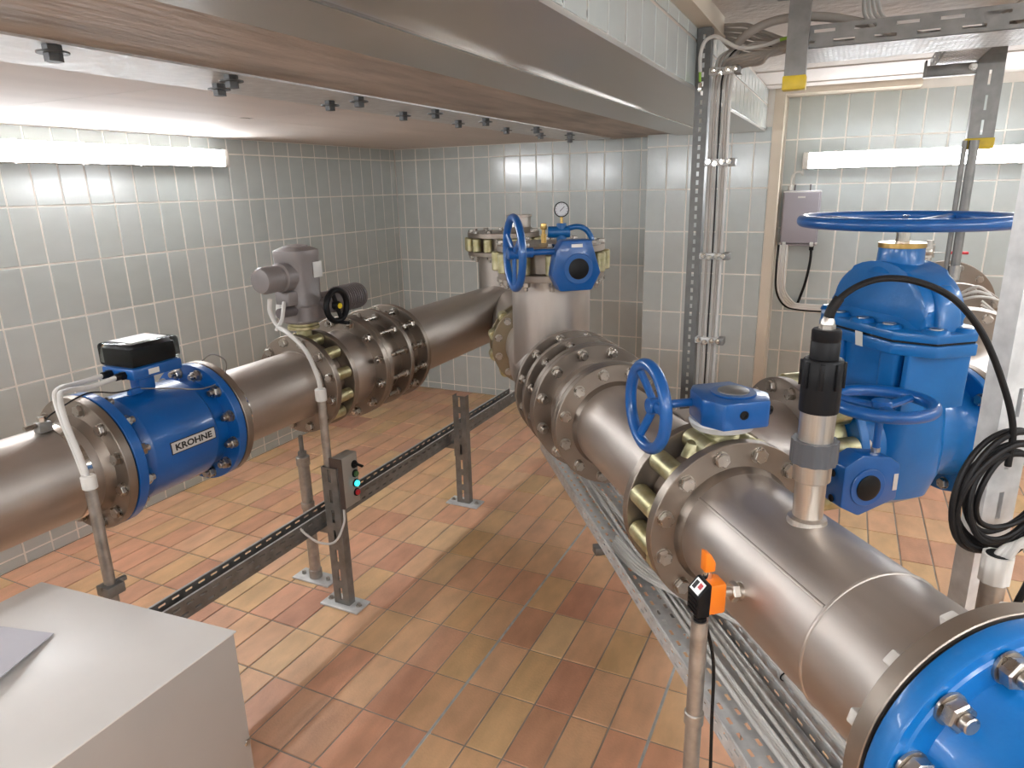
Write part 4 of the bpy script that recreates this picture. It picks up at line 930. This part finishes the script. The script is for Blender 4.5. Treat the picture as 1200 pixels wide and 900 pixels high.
# ------------------------------------------------------------------ near right post with coil of cable
NPm = Matrix((SA, DA, UP)).transposed().to_4x4(); _p = SA*1.1575 + DA*0.945; NPm.translation = Vector((_p.x, _p.y, 0))
post('ceiling_post', 'thick galvanised slotted post at the right picture edge', NPm, 0.075, 0.042, ZU-0.002, (0.055, 0.102, 0.011), 'galv', 0.004, True, 0.03)
cc = thing('probe_cable', 'black probe cable coiled on the right post', 'cable', tuple((SA*1.17+DA*0.90).xy)+(0.94,))
CC = SA*1.095 + DA*0.895 + UP*1.043
for k in range(8):
    R_ = 0.113-0.0062*k; o_ = 0.004*math.sin(k*2.1); tl = 0.10*math.sin(k*1.7)
    pts = []
    for j in range(41):
        a = 2*PI*j/40
        pts.append(CC + SA*(R_*math.cos(a)+o_) + UP*(R_*1.03*math.sin(a)+o_*1.5) - DA*(0.006*(k % 3)+0.006*math.cos(a*2+k)+0.003))
    add('coil_loop', tube(pts, 0.0052, 9), M_['rubber'], None, cc)
P0 = Vector((PH.x, PH.y, 1.352)); P1 = CC + UP*0.096 - SA*0.012 - DA*0.012
zz = [(0, 1.352), (0.03, 1.385), (0.12, 1.412), (0.25, 1.426), (0.42, 1.420), (0.60, 1.392), (0.76, 1.335), (0.90, 1.25), (0.99, 1.17), (1.0, 1.10)]
add('lead', tube(spline([(P0.x+(P1.x-P0.x)*t, P0.y+(P1.y-P0.y)*t, z) for t, z in zz], 8), 0.0056, 10), M_['rubber'], None, cc)
add('strain_relief', tube(spline([(P0.x, P0.y, 1.352), (P0.x+0.003, P0.y, 1.372), (P0.x+0.014, P0.y+0.004, 1.394)], 6), 0.0085, 12), M_['rubber'], None, cc)
add('tie', tube(spline([CC+SA*0.10-UP*0.02-DA*0.01, CC+SA*0.07-UP*0.05-DA*0.025, CC+SA*0.055-UP*0.10-DA*0.02, CC+SA*0.03-UP*0.125-DA*0.012, CC+SA*0.0-UP*0.115-DA*0.01], 8), 0.0022, 6), M_['rubber'], None, cc)
cn = thing('cable_conduit', 'wide steel conduit with white ribbed nut beside the right post', 'conduit', (0.300, 1.325, 0))
add('tube', cyl(0.0195, 0, 0.915, 28), M_['conduit'], T(0.300, 1.325, 0), cn)
rib = []
for k in range(40):
    a = 2*PI*k/40; r_ = 0.0245 if (k//2) % 2 == 0 else 0.0232; rib.append((r_*math.cos(a), r_*math.sin(a)))
add('ribbed_nut', prism(rib, 0.898, 0.950), M_['white'], T(0.300, 1.325, 0), cn)
add('opening', cyl(0.019, 0.950, 0.9505, 24), M_['black'], T(0.300, 1.325, 0), cn)
for k in range(3):
    pts = [(0.300-0.006+0.006*k, 1.325, 0.91), (0.302+0.006*k, 1.325-0.004*k, 0.955), (0.33+0.004*k, 1.33, 0.972+0.006*k), (0.40, 1.345, 0.975+0.008*k), (0.52, 1.37, 0.98+0.01*k), (0.9, 1.45+0.01*k, 0.93), (1.5, 1.52+0.012*k, 0.90), (2.28, 1.56+0.014*k, 0.92)]
    tag(add('conduit_cable', tube(spline(pts, 8), 0.0068, 10), M_['cable']), 'pale cable leaving the white ribbed nut towards the right edge', 'cable', 'cables in the white nut conduit')
tag(add('black_cable', tube(spline([(0.33, 1.24, 0.60), (0.315, 1.235, 0.86), (0.325, 1.24, 0.94), (0.345, 1.25, 1.00), (0.37, 1.27, 1.04)], 8), 0.006, 10), M_['rubber']), 'straight black cable rising in front of the white ribbed nut', 'cable')
fp = thing('foot_plate', 'pale steel foot plate with a hole behind the white nut conduit', 'plate', (0.42, 1.42, 0))
add('plate', boxs(0.16, 0.14, 0.008, 0.002, (0.44, 1.60, 0.005)), M_['galv'], None, fp)
add('anchor', cyl(0.012, 0.009, 0.02, 6), M_['bolt'], T(0.44, 1.60, 0), fp)

# ------------------------------------------------------------------ slotted strut with the cable riser
SV = T(-0.432, 2.275, 0)
st = post('slotted_strut', 'tall thin slotted strut in front of the back wall beside the cable riser', SV, 0.041, 0.041, 2.028, (0.014, 0.026, 0.008), 'strut', 0.0025, True, 0.01)
for k in range(7):
    x = -0.402+0.0085*k; y = 2.292-0.006*(k % 2)
    pts = [(x-0.004, y, 0.30), (x, y, 0.9), (x+0.002, y, 1.4), (x, y, 1.80), (x+0.004, y, 1.90)]
    if k < 6: pts += [(x+0.02+0.003*k, y+0.01, 1.952+0.002*k), (x+0.09, y+0.035, 1.968+0.002*k), (-0.20, 2.33, 1.955), (-0.05, 2.34, 1.945)]
    else: pts += [(x+0.004, y, 1.94)]
    tag(add('riser_cable', tube(spline(pts, 8), 0.0025 if k == 3 else 0.0042 if k % 3 else 0.0052, 8), M_['rubber'] if k == 3 else M_['cable'] if k in (0, 2, 4, 6) else M_['cabled']),
        {0: 'pale cable of the riser nearest the slotted strut', 3: 'black cable amid the riser beside the slotted strut', 6: 'outermost cable of the riser beside the slotted strut'}.get(k, 'grey cable of the riser beside the slotted strut'), 'cable', 'riser cables')
for z in (1.905, 1.645, 1.36, 1.085):
    c = thing('cable_clamp', 'steel clamp on the cable riser, %s' % {1.905: 'topmost, under the bundled cables', 1.645: 'second from the top', 1.36: 'third from the top', 1.085: 'lowest, above the blue gearbox'}[z], 'clamp', (-0.38, 2.28, z), 'riser clamps')
    add('strap', boxs(0.090, 0.034, 0.020, 0.003, (-0.368, 2.287, z)), M_['galv'], None, c)
    for dx in (-0.028, -0.008, 0.014, 0.034):
        add('screw', xf(join(cyl(0.009, 0, 0.012, 6, 0.001), cyl(0.0045, 0.012, 0.024, 8)), T(-0.372+dx, 2.272, z+0.004*math.sin(dx*200)) @ RX(90)), M_['polish'], None, c)
    add('saddle', boxs(0.02, 0.04, 0.024, 0.003, (-0.33, 2.285, z)), M_['galvd'], None, c)
tag(add('thick_cable', tube(spline([(-0.385, 2.33, 1.86), (-0.375, 2.335, 1.93), (-0.34, 2.335, 1.99), (-0.28, 2.33, 2.025), (-0.20, 2.33, 2.038), (-0.10, 2.33, 2.028), (0.0, 2.33, 2.0), (0.12, 2.33, 1.962)], 8), 0.0125, 14), M_['cabled']), 'thick taupe cable arching from the riser into the ceiling tray', 'cable')
pe = thing('earth_cable', 'grey cable looping over the strut, green and yellow at both ends', 'cable', (-0.43, 2.25, 1.85))
add('sheath', tube(spline([(-0.437, 2.262, 1.905), (-0.437, 2.255, 1.95), (-0.425, 2.25, 1.985), (-0.395, 2.245, 1.995), (-0.36, 2.24, 1.975), (-0.32, 2.235, 1.955), (-0.26, 2.23, 1.955), (-0.215, 2.23, 1.965)], 8), 0.0055, 10), M_['cable'], None, pe)
add('earth_core', tube([(-0.437, 2.262, 1.905), (-0.436, 2.262, 1.878)], 0.004, 8), M_['lime'], None, pe)
add('earth_core', tube([(-0.215, 2.23, 1.965), (-0.19, 2.23, 1.970)], 0.0045, 8), M_['lime'], None, pe)
add('cable_lug', boxs(0.010, 0.004, 0.026, 0.001, (-0.436, 2.262, 1.862)), M_['polish'], None, pe)
for k in range(6):
    pts = [(-0.44, 2.50+0.014*k, 2.070-0.008*(k % 3)), (-0.39, 2.47+0.01*k, 2.064-0.012*k), (-0.33, 2.42+0.01*k, 2.048-0.015*k), (-0.27, 2.37+0.01*k, 2.012-0.011*k), (-0.16, 2.33+0.014*k, 1.965), (-0.02, 2.30+0.016*k, 1.945)]
    tag(add('bundle_cable', tube(spline(pts, 8), 0.0062, 8), M_['cabled']), 'taupe cable fanning from the end of the beige trim into the ceiling tray', 'cable', 'cables fanning into the ceiling tray')
for k in range(5):
    pts = [(-0.385+0.01*k, 2.30, 1.90), (-0.36+0.012*k, 2.27, 1.932-0.005*k), (-0.30+0.01*k, 2.25-0.006*k, 1.938-0.007*k), (-0.235, 2.245-0.006*k, 1.940-0.003*k), (-0.17, 2.235+0.014*k, 1.950), (-0.05, 2.24+0.016*k, 1.945)]
    tag(add('bundle_cable', tube(spline(pts, 8), 0.0058, 8), M_['cabled']), 'taupe cable sagging low between the riser and the ceiling tray', 'cable', 'cables sagging below the ceiling tray')
tag(add('velcro_strap', xf(boxs(0.010, 0.004, 0.10, 0.001), T(-0.186, 2.215, 1.965)), M_['black']), 'upright black strap at the end of the ceiling tray', 'strap')

# ------------------------------------------------------------------ ceiling tray with hangers
def ctray(label, M, L, W, Hh):
    th = thing('cable_tray', label, 'cable tray', M.translation)
    rs = [(Hh*0.20, Hh*0.34), (Hh*0.66, Hh*0.80)]
    side = slotted(L, Hh, rs, 0.052, 0.098, 0.0015, [0.0, 0.049])
    for y in (0, W-0.0015): add('side_rail', xf(side, T(0, y+0.0015, 0) @ RX(90)), M_['galvd'], M, th, 0)
    n = 22
    add('bottom_plate', slotted(L, W, [(W*(k+0.5)/n-0.0018, W*(k+0.5)/n+0.0018) for k in range(n)], 0.020, 0.027, 0.0015, [0.0135*(k % 2) for k in range(n)]), M_['galv'], M, th, 0)
    return th
ctray('slotted cable tray hanging below the upper ceiling at top right', T(-0.185, 2.20, 1.930), 2.45, 0.26, 0.058)
ctray('short perforated cable tray branching off behind the big ceiling tray', Matrix(((0, -1, 0, 0.335), (1, 0, 0, 2.45), (0, 0, 1, 1.945), (0, 0, 0, 1))), 0.62, 0.115, 0.05)
hs_ = thing('hanging_strut', 'hanging steel strut with yellow end cap in front of the ceiling tray', 'strut', (-0.162, 2.17, 1.83))
add('channel', join(span(-0.190, -0.136, 2.150, 2.153, 1.838, ZU), span(-0.190, -0.187, 2.153, 2.185, 1.838, ZU), span(-0.139, -0.136, 2.153, 2.185, 1.838, ZU)), M_['galvd'], None, hs_, 0)
add('head_plate', boxs(0.13, 0.09, 0.03, 0.004, (-0.163, 2.17, ZU-0.016)), M_['galvd'], None, hs_)
add('yellow_cap', boxs(0.060, 0.044, 0.036, 0.003, (-0.163, 2.168, 1.842)), M_['yellow'], None, hs_)
h2 = post('hanging_strut', 'wide slotted strut with yellow end cap beside the right lamp', T(0.372, 2.80, 1.695), 0.074, 0.045, 0.265, (0.045, 0.075, 0.007), 'galvd', 0.003, False, 0.012, 'strut')
add('upper_length', span(0.335, 0.409, 2.803, 2.845, 1.96, ZU), M_['galvd'], None, h2, 0)
add('yellow_cap', boxs(0.082, 0.052, 0.034, 0.003, (0.372, 2.822, 1.690)), M_['yellow'], None, h2)
add('bracket_arm', join(boxs(0.155, 0.04, 0.034, 0.003, (0.265, 2.822, 1.922)), boxs(0.006, 0.05, 0.05, 0.001, (0.190, 2.822, 1.93))), M_['galvd'], None, h2)
add('arm_bolt', xf(join(cyl(0.012, 0, 0.004, 16), cyl(0.010, 0.004, 0.014, 6)), T(0.322, 2.800, 1.925) @ RX(90)), M_['bolt'], None, h2)
for x, r_, z0, lb in ((0.330, 0.008, 1.15, 'thin steel tube hanging behind the big blue handwheel'), (0.356, 0.0145, 1.245, 'thicker steel tube hanging behind the big blue handwheel')):
    q = thing('hanging_tube', lb, 'tube', (x, 2.80, z0))
    add('tube', cyl(r_, z0, 1.70, 20), M_['galvd'], T(x, 2.79, 0), q)
    add('sleeve', cyl(r_+0.004, z0, z0+0.05, 20, 0.001), M_['conduit'], T(x, 2.79, 0), q)
for k in range(4):
    pts = [(-0.01+0.008*k, 2.36, 2.09), (-0.012+0.012*k, 2.345, 2.05), (0.0+0.014*k, 2.32, 2.01), (0.05+0.02*k, 2.30, 1.965), (0.2, 2.30, 1.945)]
    tag(add('drop_cable', tube(spline(pts, 8), 0.005, 8), M_['cable']), 'pale cable dropping from the ceiling hole into the ceiling tray', 'cable', 'cables from the ceiling hole')
for k in range(4):
    pts = [(0.46+0.02*k, 2.42, 2.088), (0.40+0.02*k, 2.36, 2.05), (0.34+0.02*k, 2.30, 2.0), (0.28+0.02*k, 2.28, 1.955)]
    tag(add('drop_cable', tube(spline(pts, 8), 0.008, 8), M_['cabled']), 'taupe cable dropping into the ceiling tray at the top right corner', 'cable', 'cables at the top right')

# ------------------------------------------------------------------ junction box and wall cables
jb = thing('junction_box', 'lilac grey junction box on the tiled wall under the right lamp', 'junction box', (-0.24, 4.46, 1.23))
add('case', boxs(0.205, 0.07, 0.315, 0.010, (-0.240, 4.463, 1.375)), M_['jbox'], None, jb)
add('lid', boxs(0.190, 0.016, 0.290, 0.006, (-0.240, 4.424, 1.378)), M_['jbox'], None, jb)
add('lid_rim', join(boxs(0.208, 0.008, 0.012, 0.002, (-0.240, 4.432, 1.232)), boxs(0.208, 0.008, 0.008, 0.002, (-0.240, 4.432, 1.525))), M_['white'], None, jb)
for sx in (-0.075, 0.075):
    add('latch', boxs(0.020, 0.022, 0.028, 0.003, (-0.240+sx, 4.425, 1.228)), M_['plate'], None, jb)
    add('hinge', cyl(0.004, 1.52, 1.565, 10), M_['actd'], T(-0.240+sx*0.55, 4.44, 0), jb)
add('maker_label', boxs(0.04, 0.001, 0.010, 0, (-0.24, 4.4155, 1.495)), M_['white'], None, jb, 0)
add('cable_gland', cyl(0.013, 1.19, 1.22, 16, 0.002), M_['black'], T(-0.165, 4.46, 0), jb)
add('cable_gland', cyl(0.016, 1.53, 1.56, 16, 0.002), M_['white'], T(-0.305, 4.46, 0), jb)
tag(add('box_cable', tube(spline([(-0.165, 4.46, 1.20), (-0.165, 4.46, 1.12), (-0.18, 4.46, 1.0), (-0.205, 4.47, 0.90), (-0.215, 4.485, 0.865)], 8), 0.008, 10), M_['rubber']), 'black cable hanging from the lilac grey junction box', 'cable')
tag(add('lamp_cable', tube(spline([(-0.305, 4.46, 1.55), (-0.305, 4.46, 1.60), (-0.29, 4.462, 1.63), (-0.262, 4.465, 1.635), (-0.25, 4.47, 1.62), (-0.25, 4.475, 1.645)], 8), 0.006, 10), M_['white']), 'white cable from the junction box to the right lamp', 'cable')
for k in range(5):
    d_ = 0.011*k
    pts = [(-0.335+d_, 4.322, 1.23), (-0.338+d_, 4.322, 1.10), (-0.33+d_, 4.35, 0.96+d_*0.3), (-0.285+d_, 4.42, 0.865+d_*0.6), (-0.20, 4.475, 0.832+d_*0.8), (-0.02, 4.48, 0.828+d_*0.8), (0.30, 4.48, 0.828+d_*0.8)]
    tag(add('wall_cable', tube(spline(pts, 8), 0.0058, 8), M_['rubber'] if k == 0 else M_['white']), 'black cable rounding the niche corner below the junction box' if k == 0 else 'white cable rounding the niche corner below the junction box', 'cable', 'cables rounding the niche corner')
tag(add('wall_conduit', join(span(-0.20, 0.6, 4.486, 4.50, 0.895, 0.905), span(-0.0, 0.6, 4.470, 4.50, 0.86, 0.90)), M_['white'], smooth=0), 'thin white trunking on the tiled wall below the junction box', 'trunking')
